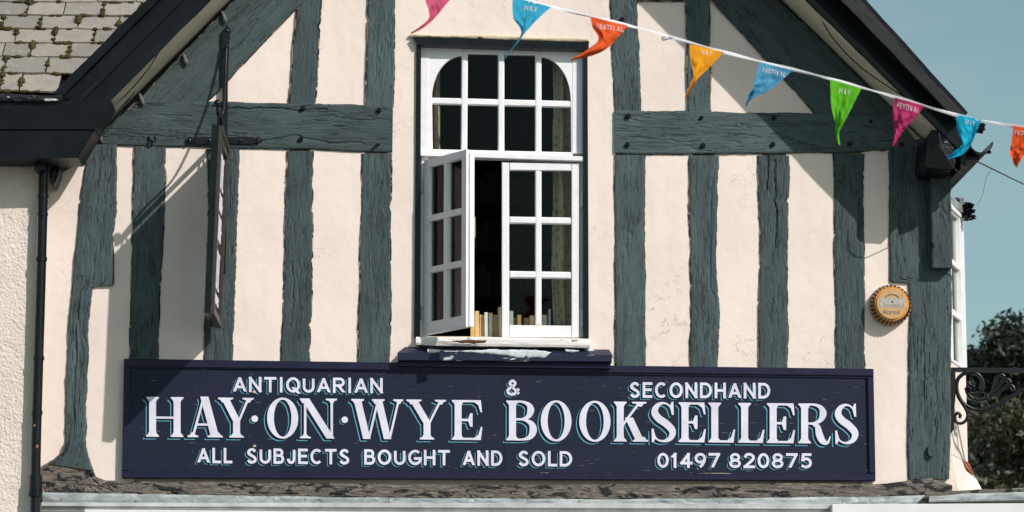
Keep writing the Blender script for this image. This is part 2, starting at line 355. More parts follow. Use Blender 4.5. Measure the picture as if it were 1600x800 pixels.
def slab(name, A, B, d, t, m, parent, edge=1.25, relief=0.0020, step=1.8, uvgrain=True, label=None, splits=(), joint=None):
    """a hewn slab between two photo polylines A and B: wobbling edges, chips, checked front, real thickness"""
    CNT[0] += 1; sd_ = CNT[0] * 17.31
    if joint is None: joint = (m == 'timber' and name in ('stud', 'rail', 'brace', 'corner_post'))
    La = sum((Vector(q) - Vector(p)).length for p, q in zip(A, A[1:]))
    n = max(8, int(La / step)); a = lerp_poly(A, n); b = lerp_poly(B, n)
    w = sum((q - p).length for p, q in zip(a, b)) / (n + 1); k = max(4, int(w / step))
    v = []; uv = []
    for i in range(n + 1):
        ax = (a[min(i + 1, n)] - a[max(i - 1, 0)]).normalized(); side = (b[i] - a[i]); sl = max(side.length, 1e-6); side = side / sl
        s = i * La / n
        def ed(o):
            e = edge * (fbm(s * 0.012, sd_ + o, 0) * 1.3 + fbm(s * 0.15, sd_ + o, 5) * 0.38)
            ch = fbm(s * 0.05, sd_ + o + 9, 2, 2)
            if ch > 0.5: e -= (ch - 0.5) * 6 * edge * 0.8
            return e
        pa = a[i] - side * ed(0); pb = b[i] + side * ed(40)
        for j in range(k + 1):
            u = j / k; p = pa.lerp(pb, u)
            um = u * sl * 0.00425; vm = s * 0.00425
            wr = fbm(vm * 2.2, sd_, 1, 2) * 0.018
            c = noise.noise(Vector(((um + wr) * 38 + sd_, vm * 2.6, sd_))); r = 0.0
            g = noise.noise(Vector((um * 9, vm * 1.7, sd_ + 3)))
            if abs(c) < 0.10 and g > 0.02: r += (1 - abs(c) / 0.10) * 2.0
            r -= fbm(um * 75 + sd_, vm * 9, 3, 3) * 0.6 + fbm(um * 8, vm * 2, sd_, 3) * 0.35
            for (su, s0, s1, dp) in splits:
                if s0 < s / La < s1:
                    off = (u - su - fbm(vm * 4, sd_ + su * 9, 0, 3) * 0.10) * sl
                    if abs(off) < 2.3: r += 2.3 * dp * (1 - abs(off) / 2.3)
            e = min(u, 1 - u) * sl
            rnd = 0.006 * max(0, 1 - e / 3.0) ** 2
            q = P(p.x, p.y, d); q.y += r * relief + rnd; v.append(q); uv.append((um + sd_, vm + sd_ * 0.37))
    W_ = k + 1; f = [(i * W_ + j, i * W_ + j + 1, (i + 1) * W_ + j + 1, (i + 1) * W_ + j) for i in range(n) for j in range(k)]
    ring = [i * W_ for i in range(n + 1)] + [n * W_ + j for j in range(1, k + 1)] + [i * W_ + k for i in range(n - 1, -1, -1)] + [j for j in range(k - 1, 0, -1)]
    base = len(v)
    for i in ring: v.append(Vector((v[i].x, d + t, v[i].z))); uv.append((uv[i][0] + 0.03, uv[i][1]))
    R_ = len(ring)
    for i in range(R_): f.append((ring[i], ring[(i + 1) % R_], base + (i + 1) % R_, base + i))
    # front must face -y
    a0, a1, a3 = v[0], v[1], v[W_]
    if (a1 - a0).cross(a3 - a0).y > 0: f = [tuple(reversed(q)) for q in f]
    o = mk(name, v, f, M[m], parent, uvs=uv, label=label)
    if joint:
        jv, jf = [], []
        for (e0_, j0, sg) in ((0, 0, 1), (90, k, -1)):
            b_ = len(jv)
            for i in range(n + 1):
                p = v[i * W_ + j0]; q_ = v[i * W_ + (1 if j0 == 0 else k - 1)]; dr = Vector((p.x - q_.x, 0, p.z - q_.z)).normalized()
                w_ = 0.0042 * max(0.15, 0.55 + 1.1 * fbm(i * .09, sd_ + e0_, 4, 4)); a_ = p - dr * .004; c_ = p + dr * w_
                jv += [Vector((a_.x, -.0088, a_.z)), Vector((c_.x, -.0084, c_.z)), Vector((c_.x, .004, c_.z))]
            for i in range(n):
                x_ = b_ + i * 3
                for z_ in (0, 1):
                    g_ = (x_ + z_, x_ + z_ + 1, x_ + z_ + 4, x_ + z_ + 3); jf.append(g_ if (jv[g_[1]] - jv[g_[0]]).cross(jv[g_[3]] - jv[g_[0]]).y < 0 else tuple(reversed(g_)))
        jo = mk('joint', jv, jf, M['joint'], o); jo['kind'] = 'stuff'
    return o
def panel(pts, d=0.0, m='plaster', amp=0.0025, name='plaster_panel', parent=None, step=6, t=0.03, seed=None):
    """lumpy plaster infill between four photo corners (tl, tr, br, bl)"""
    CNT[0] += 1; tl, tr, br, bl = [Vector(p) for p in pts]
    n = max(2, int((bl - tl).length / step)); k = max(2, int((br - bl).length / step)); v = []
    for i in range(n + 1):
        for j in range(k + 1):
            p = tl.lerp(tr, j / k).lerp(bl.lerp(br, j / k), i / n); q = P(p.x, p.y, d)
            q.y += amp * (fbm(q.x * 2.3, q.z * 2.3, CNT[0] if seed is None else seed, 4) + 0.35 * fbm(q.x * 14, q.z * 14, 3, 3)); v.append(q)
    W_ = k + 1; f = [(i * W_ + j, (i + 1) * W_ + j, (i + 1) * W_ + j + 1, i * W_ + j + 1) for i in range(n) for j in range(k)]
    ring = [i * W_ for i in range(n + 1)] + [n * W_ + j for j in range(1, k + 1)] + [i * W_ + k for i in range(n - 1, -1, -1)] + [j for j in range(k - 1, 0, -1)]
    base = len(v)
    for i in ring: v.append(Vector((v[i].x, d + t, v[i].z)))
    R_ = len(ring)
    for i in range(R_): f.append((ring[(i + 1) % R_], ring[i], base + i, base + (i + 1) % R_))
    return mk(name, v, f, M[m], parent or HOUSE, smooth=False)
# ------------------------------------------------------------------ ground
def sheet(name, x0, y0, x1, y1, z, m, kind='structure'):
    o = mk(name, [(x0, y0, z), (x1, y0, z), (x1, y1, z), (x0, y1, z)], [(0, 1, 2, 3)], M[m]); tag(o, kind=kind); return o
sheet('ground', -1500, -1500, 1500, 1500, -0.02, 'paving')
sheet('road', -400, -14, 400, -2.6, -0.008, 'asphalt')
v, f = box_geo((-60, -2.6, -0.3), (60, 0.3, 0.12)); tag(mk('pavement', v, f, M['paving']), kind='structure')
# ------------------------------------------------------------------ the timber framed house
HOUSE = empty('timber_framed_house', (0, 0, 0.12), 'gabled timber framed house with slate grey beams and cream plaster infill', 'building')
XL = P(64, 400).x; XR = P(1486, 400).x
apexL = lambda x: 158 - (x - 215) * 1.045      # photo line where the left soffit meets the wall
apexR = lambda x: (x - 1217) * 0.965
AX = 786.0; AY = (apexL(AX) + apexR(AX)) / 2
# wall core round the window opening
mb = MB()
def core(pts):
    v, f = prism_geo([P(x, y, 0.032) for x, y in pts], Vector((0, 0.2, 0))); mb.add(v, f)
core([(66, 232), (654, 232), (654, 790), (66, 790)])
core([(917, 232), (1486, 232), (1486, 790), (917, 790)])
core([(654, 528), (917, 528), (917, 790), (654, 790)])
core([(145, 232), (AX, -396), (654, 60), (654, 232)])
core([(1455, 232), (917, 232), (917, 60), (AX, -396)])
core([(654, 60), (AX, -396), (917, 60)])
mb.build('wall_core', M['plaster'], HOUSE)
z0 = P(700, 790, 0).z
v, f = box_geo((XL, 0.0, 0.12), (XR, 0.25, z0 - 0.002)); mk('lower_wall', v, f, M['plaster'], HOUSE)
zt = P(700, 232, 0).z
v, f = box_geo((XR - 0.2, 0.245, 0.12), (XR, 9.0, zt)); mk('side_wall', v, f, M['plaster'], HOUSE)
# plaster panels
panel([(62, 222), (150, 222), (124, 752), (50, 755)], -0.004)
panel([(140, 222), (214, 222), (210, 755), (130, 755)], 0.0)
panel([(252, 226), (332, 226), (326, 590), (244, 590)], -0.002)
panel([(366, 228), (452, 228), (443, 590), (357, 590)], -0.003)
panel([(484, 232), (570, 232), (563, 590), (480, 590)], -0.003)
panel([(606, -60), (654.5, -60), (654.5, 590), (604, 590)], -0.002, seed=77)
panel([(914.5, -60), (960, -60), (966, 590), (914.5, 590)], -0.002, seed=77)
panel([(654.5, -60), (914.5, -60), (914.5, 64), (654.5, 58)], -0.002, seed=77)
panel([(1004, 234), (1082, 234), (1084, 600), (1004, 600)], -0.002)
panel([(1116, 234), (1191, 234), (1190, 600), (1116, 600)], -0.002)
panel([(1228, 234), (1308, 234), (1310, 600), (1226, 600)], -0.002)
panel([(1346, 230), (1442, 230), (1430, 762), (1346, 762)], 0.0)
panel([(440, -50), (472, -50), (462, 168), (300, 168)], 0.006)
panel([(494, -60), (580, -60), (576, 168), (486, 168)], 0.006)
panel([(990, 2), (1078, 2), (1080, 180), (994, 180)], 0.008)
panel([(1102, -30), (1120, -30), (1300, 180), (1104, 180)], 0.008)
# timbers: name, left polyline, right polyline, front depth
T = 'timber'
slab('corner_post', [(135, 226), (133, 260), (122, 320), (117, 400), (108, 500), (103, 600), (101, 716)],
     [(182, 225), (181, 300), (178, 380), (176, 443), (142.5, 444), (138, 500), (134, 600), (132, 690), (136, 722)][0:4] + [(174, 446), (143, 447), (139, 500), (134, 600), (132, 716)],
     -0.024, 0.06, T, HOUSE, 2.2, 0.0040, splits=((0.42, 0.45, 1.0, 1.1),), label='heavily cracked crooked corner post at the left end')
slab('stud', [(210, 228), (207, 350), (204, 450), (201, 580)], [(259, 228), (256, 350), (250, 450), (248, 580)], -0.012, 0.05, T, HOUSE)
slab('stud', [(322, 233), (326, 350), (322, 450), (319, 580)], [(374, 232), (371, 350), (367, 450), (362, 580)], -0.014, 0.05, T, HOUSE, 2.2)
slab('stud', [(449, 236), (446, 300), (444, 400), (440, 500), (437, 580)], [(490, 236), (488, 350), (488, 450), (485, 580)], -0.012, 0.05, T, HOUSE, 2.2, splits=((0.3, 0.5, 0.8, 1.5),))
slab('stud', [(566, 240), (563, 350), (562, 450), (558, 580)], [(612, 240), (611, 350), (611, 450), (609, 580)], -0.012, 0.05, T, HOUSE)
slab('rail', [(215, 159), (300, 159), (360, 159), (480, 162), (614, 164)], [(136, 225), (250, 228), (300, 229), (450, 233), (613, 237)], -0.020, 0.06, T, HOUSE, 1.4, 0.0028, splits=((0.13, 0.3, 0.75, 2.0), (0.8, 0.5, 0.9, 1.3)), label='long horizontal beam left of the window')
slab('brace', [(180, 190), (215, 157), (290, 79), (365, 1), (440, -78)], [(270, 208), (326, 157), (401, 78), (477, 0), (552, -79)], -0.014, 0.05, T, HOUSE, 1.3, splits=((0.6, 0.45, 0.62, 1.6),), label='diagonal beam under the left roof slope')
slab('stud', [(466, -100), (464, 0), (457, 90), (452, 162)], [(508, -100), (503, 0), (498, 80), (492, 162)], -0.010, 0.05, T, HOUSE, 1.8)
slab('stud', [(576, -100), (575, 0), (573, 80), (571, 166)], [(617, -100), (617, 0), (617, 80), (615, 166)], -0.012, 0.05, T, HOUSE)
slab('stud', [(953, -100), (953, 0), (957, 100), (961, 177)], [(993, -100), (996, 0), (999, 100), (1002, 177)], -0.014, 0.05, T, HOUSE)
slab('stud', [(1070, -100), (1071, 0), (1074, 100), (1075, 178)], [(1108, -100), (1109, 0), (1110, 90), (1112, 178)], -0.012, 0.05, T, HOUSE)
slab('rail', [(960, 173), (1080, 174), (1200, 176), (1330, 178), (1398, 178)], [(961, 239), (1080, 241), (1200, 240), (1330, 237), (1440, 232)], -0.022, 0.06, T, HOUSE, 1.3, 0.0026, label='long horizontal beam right of the window')
slab('rail', [(960, -62), (1090, -62)], [(955, 2), (1112, 2)], -0.008, 0.05, T, HOUSE, 1.0)
slab('brace', [(1034, -84), (1110, -2), (1190, 85), (1280, 183)], [(1135, -84), (1216, -1), (1305, 85), (1408, 184)], -0.016, 0.05, T, HOUSE, 1.3, label='diagonal beam under the right roof slope')
slab('stud', [(961, 242), (961, 400), (962, 590)], [(1009, 242), (1008, 400), (1010, 590)], -0.014, 0.05, T, HOUSE)
slab('stud', [(1077, 243), (1077, 350), (1080, 450), (1078, 590)], [(1123, 243), (1121, 330), (1118, 400), (1124, 480), (1121, 590)], -0.014, 0.05, T, HOUSE, 2.0, splits=((0.75, 0.1, 0.6, 1.4),))
slab('stud', [(1185, 243), (1185, 300), (1188, 380), (1184, 500), (1186, 590)], [(1233, 243), (1233, 320), (1231, 400), (1230, 590)], -0.014, 0.05, T, HOUSE, 2.0, splits=((0.30, 0.0, 0.16, 3.2), (0.58, 0.02, 0.42, 3.4)), label='upright stud with two deep splits near its top')
slab('stud', [(1303, 240), (1303, 400), (1307, 500), (1306, 590)], [(1350, 240), (1349, 330), (1350, 400), (1352, 590)], -0.014, 0.05, T, HOUSE)
slab('corner_post', [(1389, 236), (1390, 330), (1391, 439), (1394, 441), (1420, 442), (1422, 480), (1420, 600), (1419, 749)],
     [(1478, 200), (1486, 300), (1487, 430), (1487, 500), (1486, 560), (1486, 600), (1485, 680), (1484, 748)], -0.020, 0.25, T, HOUSE, 1.2, 0.0036, splits=((0.35, 0.5, 0.75, 0.9), (0.66, 0.62, 0.9, 0.8)), label='broad corner post at the right end')
slab('eave_bracket', [(1456, 235), (1454, 330), (1456, 418)], [(1487, 250), (1486, 330), (1488, 418)], -0.11, 0.10, T, HOUSE, 1.2, 0.0035, label='short proud post under the right eave')
pprism('wood_block', [(1450, 704), (1451, 697), (1458, 694), (1461, 700), (1462, 706), (1457, 714), (1451, 711)], -0.05, 0.04, T, HOUSE)
# pegs
for (x, y, r) in [(473, 170, 4), (470, 218, 4), (592, 173, 4), (981, 182, 4.4), (980, 227, 4), (1096, 184, 3), (1098, 228, 4.2), (1209, 184, 3.8), (1207, 226, 4), (972, 31, 4), (1328, 225, 4), (1408, 226, 4), (1360, 190, 3)]:
    c = P(x, y, -0.020); v, f = tube_geo([c + Vector((0, .01, 0)), c + Vector((0.001, -0.016, 0.001)), c + Vector((0.001, -0.021, 0.001))], [r * .0041, r * .0041, r * .0029], 9)
    mk('peg', v, f, M['black_board'], HOUSE)
c = P(592, 225, -0.02); v, f = tube_geo([c, c + Vector((-0.004, -0.05, 0.004))], 0.011, 8); mk('peg', v, f, M['timber'], HOUSE, label='peg sticking out of the beam end')
v, f = tube_geo(catmull([P(232, 213, -.02), P(236, 221, -.045), P(243, 219, -.05), P(241, 213, -.045)]), .006, 6); mk('hook', v, f, M['iron'], HOUSE)
for (x, y) in [(289, 92), (221, 155), (156, 213), (350, 26), (97, 252)]:
    v, f = tube_geo(catmull([P(x - 3, y - 9, -.015), P(x - 1, y - 3, -.035), P(x + 2, y + 4, -.04), P(x + 3, y + 8, -.03)]), [.005, .006, .008, .010] + [.011] * 15, 7)
    mk('clip', v, f, M['steel'], HOUSE)
# ------------------------------------------------------------------ verges, soffits, roof
def strip_between(name, la, lb, da, db, m, th=0.02, label=None, normal_up=True):
    """sheet between photo line la at depth da and line lb at depth db, with thickness"""
    a0, a1 = P(*la[0], da), P(*la[1], da); b0, b1 = P(*lb[0], db), P(*lb[1], db)
    nn = (a1 - a0).cross(b0 - a0).normalized()
    if nn.z < 0: nn = -nn
    v = [a0, a1, b1, b0]; vv = v + [p + nn * th for p in v]
    return mk(name, vv, [(0, 1, 2, 3), (7, 6, 5, 4), (0, 4, 5, 1), (1, 5, 6, 2), (2, 6, 7, 3), (3, 7, 4, 0)], M[m], HOUSE, label=label)
# the wall line of each slope, in the world; the verge runs parallel to it, out over the street
LA = P(128, 233, 0.03); RA = P(1452, 227, 0.03); TOP = P(AX, AY, 0.03)
OV = 0.44
def verge(A, sgn):
    dirv = (TOP - A); L = dirv.length; dirv /= L
    up = Vector((-dirv.z, 0, dirv.x)); up = up if up.z > 0 else -up       # across the board, upwards
    out = Vector((0, -1, 0)); a = A - dirv * 0.10; b = TOP + dirv * 0.0
    def board(name, y0, y1, u0, u1, m, rag=0.0, ext=0.0, label=None, n=60, taper=(0, 0)):
        """y0 front, y1 back; u0..u1 across"""
        v = []; s0 = a - dirv * ext
        for i in range(n + 1):
            p = s0.lerp(b, i / n); tp = max(0.0, 1.35 - (p - a).length) / 1.35
            w0 = rag * fbm(i * .35, u0 * 9, 1, 3); w1 = rag * fbm(i * .35, u1 * 9 + 5, 1, 3)
            for (yy, uu) in ((y0, u0 + w0 - tp * taper[0]), (y0, u1 + w1 - tp * taper[1]), (y1, u1 + w1 - tp * taper[1]), (y1, u0 + w0 - tp * taper[0])):
                q = p + up * uu; q.y = yy + (rag * .4 * fbm(i * .5, uu * 20, 4, 2)); v.append(q)
        f = [(i * 4 + j, i * 4 + (j + 1) % 4, i * 4 + 4 + (j + 1) % 4, i * 4 + 4 + j) for i in range(n) for j in range(4)] + [(3, 2, 1, 0), (n * 4, n * 4 + 1, n * 4 + 2, n * 4 + 3)]
        if sgn > 0: f = [tuple(reversed(q)) for q in f]
        uvs = [((j % 4) * .11, (j // 4) * L / n) for j in range(len(v))]
        return mk(name, v, f, M[m], HOUSE, uvs=uvs, label=label)
    board('soffit', -OV, 0.03, 0.0, 0.025, 'soffit', 0.0, 0.02)
    board('verge_moulding', -OV - 0.035, -OV + 0.0, -0.012, 0.022, 'black', 0.004, 0.05)
    board('bargeboard', -OV - 0.022, -OV + 0.002, 0.024, 0.115, 'black_board', 0.003, 0.05)
    if sgn > 0:
        board('verge_fillet', -OV - 0.03, -OV + 0.02, 0.118, 0.205, 'black_board', 0.0, 0.0, taper=(0.0, .06))
        board('verge_board', -OV - 0.20, -OV - 0.17, 0.115, 0.215, 'timber_dark', 0.005, -0.06, taper=(.045, .085))
        board('roof_edge', -OV - 0.19, 0.25, 0.217, 0.245, 'black_board', 0.004, -0.06, taper=(.085, .085))
    else:
        board('verge_moulding', -OV - 0.05, -OV - 0.02, 0.112, 0.135, 'black', 0.003, -0.12)
        board('verge_board', -OV - 0.045, -OV + 0.02, 0.137, 0.215, 'black_board', 0.003, -0.20)
        board('roof_edge', -OV - 0.09, 0.25, 0.217, 0.275, 'black_board', 0.005, -0.20)
    return a, dirv, up
va, vd, vu = verge(LA, -1); ra, rd, ru = verge(RA, 1)
def roof(a, dirv, up, name='main_roof'):
    p0 = a + up * 0.25 - dirv * 0.1; p1 = TOP + up * 0.25
    v = []
    for p, y in ((p0, 0.25), (p1, 0.25), (p1, 9.0), (p0, 9.0)): v.append(Vector((p.x, y, p.z)))
    vv = v + [q - up * 0.08 for q in v]
    mk(name, vv, [(0, 1, 2, 3), (7, 6, 5, 4), (0, 4, 5, 1), (1, 5, 6, 2), (2, 6, 7, 3), (3, 7, 4, 0)], M['slate'], HOUSE)
roof(va, vd, vu); roof(ra, rd, ru)
# wires clipped along the soffits
for pts in ([(248, 81, -.42), (227, 114, -.38), (182, 162, -.30), (136, 192, -.42)], [(190, 175, -.05), (160, 212, -.03), (125, 250, -.02), (98, 268, -.02)], [(250, 90, -.1), (205, 150, -.06), (150, 214, -.03), (100, 265, -.02)],
            [(1272, 5, -.35), (1298, 55, -.30), (1345, 105, -.32), (1412, 151, -.45)], [(1467, 208, -.6), (1474, 235, -.62), (1486, 256, -.58), (1499, 271, -.45)]):
    v, f = tube_geo(catmull([P(*p) for p in pts]), 0.0042, 6); mk('wire', v, f, M['cable'], HOUSE)
# right eave: purlin end, gutter, fascia
cen = P(1472, 238, -0.50)
v, f = [], []
prof = [(1449, 214), (1456, 204), (1484, 204), (1491, 212), (1493, 256), (1488, 264), (1451, 262), (1446, 254)]
n0 = 24
prof = [tuple(p) for a_, b_ in zip(prof, prof[1:] + prof[:1]) for p in (a_, (a_[0] * .67 + b_[0] * .33, a_[1] * .67 + b_[1] * .33), (a_[0] * .33 + b_[0] * .67, a_[1] * .33 + b_[1] * .67))]
for i in range(n0 + 1):
    for (x, y) in prof:
        q = P(x, y, -0.46); q.y = -0.46 + 0.50 * i / n0
        k = fbm(q.x * 26, q.y * 26, q.z * 26, 4) * 0.008; q.x += k * (1 if x > 1470 else -1); q.z += k; v.append(q)
K = len(prof)
f = [(i * K + j, (i + 1) * K + j, (i + 1) * K + (j + 1) % K, i * K + (j + 1) % K) for i in range(n0) for j in range(K)]
mc = Vector((0, 0, 0)); 
for j in range(K): mc += v[j] / K
v.append(mc + Vector((0, -0.02, 0))); f += [(len(v) - 1, j, (j + 1) % K) for j in range(K)]
mk('purlin_end', v, f, mat('thick tar', (0.006, 0.007, 0.008), 0.25, bump=(40, 0.6, 0.008), spec=.2), HOUSE, label='rough tarred beam end under the right eave')
gz = P(1528, 218, -0.55)
def gutter(cx, cz, r, y0, y1, name, parent, m='black', thick=0.008):
    v = []; f = []; n = 10; ny = 14
    for i in range(ny + 1):
        y = y0 + (y1 - y0) * i / ny
        for rr in (r, r - thick):
            for j in range(n + 1):
                a = math.pi + math.pi * j / n
                v.append(Vector((cx + rr * math.cos(a), y, cz + rr * math.sin(a) + 0.004 * math.sin(y * 3))))
    W_ = 2 * (n + 1)
    for i in range(ny):
        for j in range(n):
            f.append((i * W_ + j, i * W_ + j + 1, (i + 1) * W_ + j + 1, (i + 1) * W_ + j))
            k = n + 1; f.append((i * W_ + k + j + 1, i * W_ + k + j, (i + 1) * W_ + k + j, (i + 1) * W_ + k + j + 1))
        f.append((i * W_, (i + 1) * W_, (i + 1) * W_ + n + 1, i * W_ + n + 1)); f.append((i * W_ + n, i * W_ + 2 * n + 1, (i + 1) * W_ + 2 * n + 1, (i + 1) * W_ + n))
    for j in range(n): f.append((j + 1, j, n + 1 + j, n + 2 + j))
    return mk(name, v, f, M[m], parent)
gutter(gz.x + 0.03, gz.z, 0.080, -0.50, 8.5, 'gutter', HOUSE)
e0 = P(1492, 222, -0.50); e1 = P(1522, 300, -0.50)
v, f = box_geo((XR + 0.003, -0.42, gz.z - 0.17), (gz.x - 0.055, 8.5, gz.z + 0.05)); mk('eave_fascia', v, f, M['timber_dark'], HOUSE)
v, f = box_geo((gz.x - 0.054, -0.40, gz.z - 0.11), (gz.x + 0.035, 8.5, gz.z - 0.085)); mk('eave_soffit', v, f, M['timber_dark'], HOUSE)
for (x, y, r) in ((1530, 203, .030), (1534, 196, .022), (1545, 238, .016)):
    v, f = sphere_geo(P(x, y, -.45), r, 10, 6, (1.2, 1.6, .7), .8); mk('slate_stub', v, f, M['black_board'], HOUSE)
# ------------------------------------------------------------------ sill beam, lead, cornice
slab('sill_beam', [(64, 727), (80, 718), (100, 714), (120, 716), (140, 722), (149, 744), (165, 750), (195, 752), (420, 753), (620, 757), (900, 757), (1180, 756), (1375, 755), (1420, 751), (1455, 748), (1488, 758)],
     [(64, 771), (76, 771), (90, 771), (106, 771), (125, 771), (150, 772), (172, 772), (200, 773), (420, 776), (620, 779), (900, 782), (1180, 781), (1375, 778), (1420, 777), (1455, 777), (1488, 778)], -0.045, 0.09, 'flaking', HOUSE, 1.5, 0.008, 2.6, label='rotten flaking beam along the foot of the wall')
slab('post_foot', [(74, 724), (97, 706), (101, 690)], [(146, 735), (138, 712), (132, 690)], -0.055, 0.05, T, HOUSE, 1.6, 0.007)
def lead(A, B, d, t, m='lead', name='lead_flashing'):
    return slab(name, A, B, d, t, m, HOUSE, 0.7, 0.0035, 3.5)
lead([(66, 769), (300, 773), (640, 778), (950, 780), (1180, 778), (1340, 776), (1446, 774)], [(67, 784), (300, 788), (640, 792), (950, 793), (1180, 791), (1320, 794), (1432, 787)], -0.14, 0.13)
lead([(1452, 775), (1520, 771), (1660, 767)], [(1452, 785), (1520, 783), (1660, 780)], -0.10, 0.13, 'lead')
slab('gutter_lip', [(1440, 771), (1540, 764), (1660, 760)], [(1440, 779), (1540, 777), (1660, 772)], -0.06, 0.8, 'flaking', HOUSE, 0.8, 0.006, 3)
def rail_px(name, a, b, d, t, m, label=None): return pbar(name, [a[0], a[1], b[1], b[0]], d, t, m, HOUSE, label, b=0.003)
rail_px('cornice_bead', ((64, 785), (1680, 788)), ((64, 791), (1680, 797)), -0.20, 0.20, 'cornice_grey')
rail_px('cornice', ((64, 791.6), (1680, 797.6)), ((64, 799), (1680, 812)), -0.17, 0.17, 'cornice_grey')
rail_px('cornice_board', ((132, 796), (1300, 806)), ((132, 830), (1300, 830)), -0.26, 0.20, 'cornice')
rail_px('cornice_board', ((1300, 788), (1680, 786)), ((1300, 830), (1680, 830)), -0.26, 0.20, 'cornice')
# ------------------------------------------------------------------ window
def sub(part, name, pts, d, t, m, b=0.004, label=None): return pbar(name, pts, d, t, m, part, label, b)
WIN = pbar('window', [(657, 68), (670, 68.4), (668, 527), (655, 527)], 0.030, 0.10, 'white', HOUSE, 'tall white window with its left lower casement open')
sub(WIN, 'frame', [(902, 250), (912, 250), (912, 527), (903, 527)], 0.040, 0.09, 'white')
sub(WIN, 'frame', [(894, 76), (911, 78), (911, 240), (894, 240)], 0.031, 0.09, 'white')
sub(WIN, 'frame', [(657, 66), (912, 77), (912, 82), (657, 74)], 0.030, 0.10, 'white')
# outer black casing
pprism('window_casing', [(645, 57), (920, 66), (920, 78), (652, 70)], -0.045, 0.08, 'black', HOUSE)
pprism('window_casing', [(650.5, 70.5), (658, 70.5), (656, 528), (647, 528)], -0.018, 0.06, 'black', HOUSE)
pprism('window_casing', [(911.5, 78.5), (918, 78.5), (920, 530), (911, 530)], -0.018, 0.06, 'black', HOUSE)
slab('mortar_edge', [(640, 53), (918, 60)], [(640, 57), (921, 65.5)], -0.03, .04, 'wood_raw', HOUSE, 1.0, .005)
# upper fixed sash: arched head
cols = [(675, 721), (731, 778), (788, 836), (846, 891)]
def arch_piece(x0, x1, ytop, ybot, cx, cy, rx, ry, left):
    """spandrel between the square corner and the arch"""
    pts = []
    for k in range(13):
        a = math.pi / 2 * k / 12
        px = cx - rx * math.cos(a) if left else cx + rx * math.cos(a); pts.append((px, cy - ry * math.sin(a)))
    e = x0 if left else x1
    pts.append((pts[-1][0], ytop)); pts.append((e, ytop)); pts.append((e, cy)); return pts
pprism('arch_spandrel', arch_piece(669, 0, 75, 0, 723, 153, 48, 66, True), 0.034, 0.04, 'white', WIN)
pprism('arch_spandrel', arch_piece(0, 897, 79, 0, 844, 157, 48, 68, False), 0.034, 0.04, 'white', WIN)
for (x0, x1, xb0, xb1) in ((721, 731, 720, 730), (778, 788, 778, 788), (836, 846, 836, 846)):
    sub(WIN, 'glazing_bar', [(x0, 79 + (x0 - 669) * .02), (x1, 79 + (x0 - 669) * .02), (xb1, 240), (xb0, 240)], 0.037, 0.03, 'white', .008)
sub(WIN, 'glazing_bar', [(670, 152.5), (894, 158), (894, 168.5), (670, 163)], 0.040, 0.03, 'white', .008)
sub(WIN, 'sash_rail', [(723, 76), (844, 80), (844, 86.5), (723, 84)], 0.035, 0.035, 'white')
sub(WIN, 'sash_rail', [(669, 233), (895, 238), (895, 246), (669, 242)], 0.034, 0.035, 'white')
sub(WIN, 'sash_stile', [(669, 150), (675, 150), (676, 236), (669, 236)], 0.0345, 0.035, 'white')
sub(WIN, 'sash_stile', [(891.5, 150), (896, 150), (896, 240), (892.5, 240)], 0.0345, 0.035, 'white')
for (x0, x1) in cols:
    for (ya, yb) in ((80, 157), (162, 238)):
        sub(WIN, 'pane', [(x0 - 2, ya), (x1 + 2, ya + 1), (x1 + 2, yb + 1), (x0 - 2, yb)], 0.052, 0.004, 'glass', 0.0005)
sub(WIN, 'transom', [(654, 235), (916, 245), (914, 252.5), (655, 243)], -0.012, 0.09, 'white', 0.006)
# right casement
R_ = [(784, 253.5), (906, 255.5), (905, 528), (784, 527)]
sub(WIN, 'casement_stile', [(784, 253.5), (795.5, 254), (795.5, 527), (784, 527)], 0.012, 0.045, 'white')
sub(WIN, 'casement_stile', [(893, 255), (905, 255.5), (905, 527.5), (893, 527.5)], 0.012, 0.045, 'white')
sub(WIN, 'casement_rail', [(796, 254), (892.5, 255), (892.5, 267), (796, 266)], 0.013, 0.045, 'white')
sub(WIN, 'casement_rail', [(796, 508), (892.5, 509), (892.5, 527.3), (796, 527)], 0.013, 0.045, 'white')
sub(WIN, 'glazing_bar', [(836, 266), (846, 266), (846, 509), (836, 509)], 0.016, 0.03, 'white', .008)
sub(WIN, 'glazing_bar', [(796, 338.5), (892.5, 340), (892.5, 351), (796, 349.5)], 0.018, 0.03, 'white', .008)
sub(WIN, 'glazing_bar', [(796, 423.5), (892.5, 425), (892.5, 436), (796, 434.5)], 0.018, 0.03, 'white', .008)
for (x0, x1) in ((795, 837), (845, 894)):
    for (ya, yb) in ((265, 341), (348, 426), (433, 511)):
        sub(WIN, 'pane', [(x0, ya), (x1, ya), (x1, yb), (x0, yb)], 0.034, 0.004, 'glass', 0.0005)
for (x, y) in ((909, 312), (909, 497)):
    sub(WIN, 'hinge', [(x - 1.5, y - 12), (x + 1.5, y - 12), (x + 1.5, y + 12), (x - 1.5, y + 12)], 0.008, 0.03, 'white', .001)
sub(WIN, 'frame', [(658, 243), (665, 243), (664, 527), (656, 527)], 0.020, 0.10, 'white')
for y in (292, 487):
    sub(WIN, 'hinge', [(657.5, y - 10), (661, y - 10), (661, y + 10), (657.5, y + 10)], -0.003, 0.02, 'steel', .001)
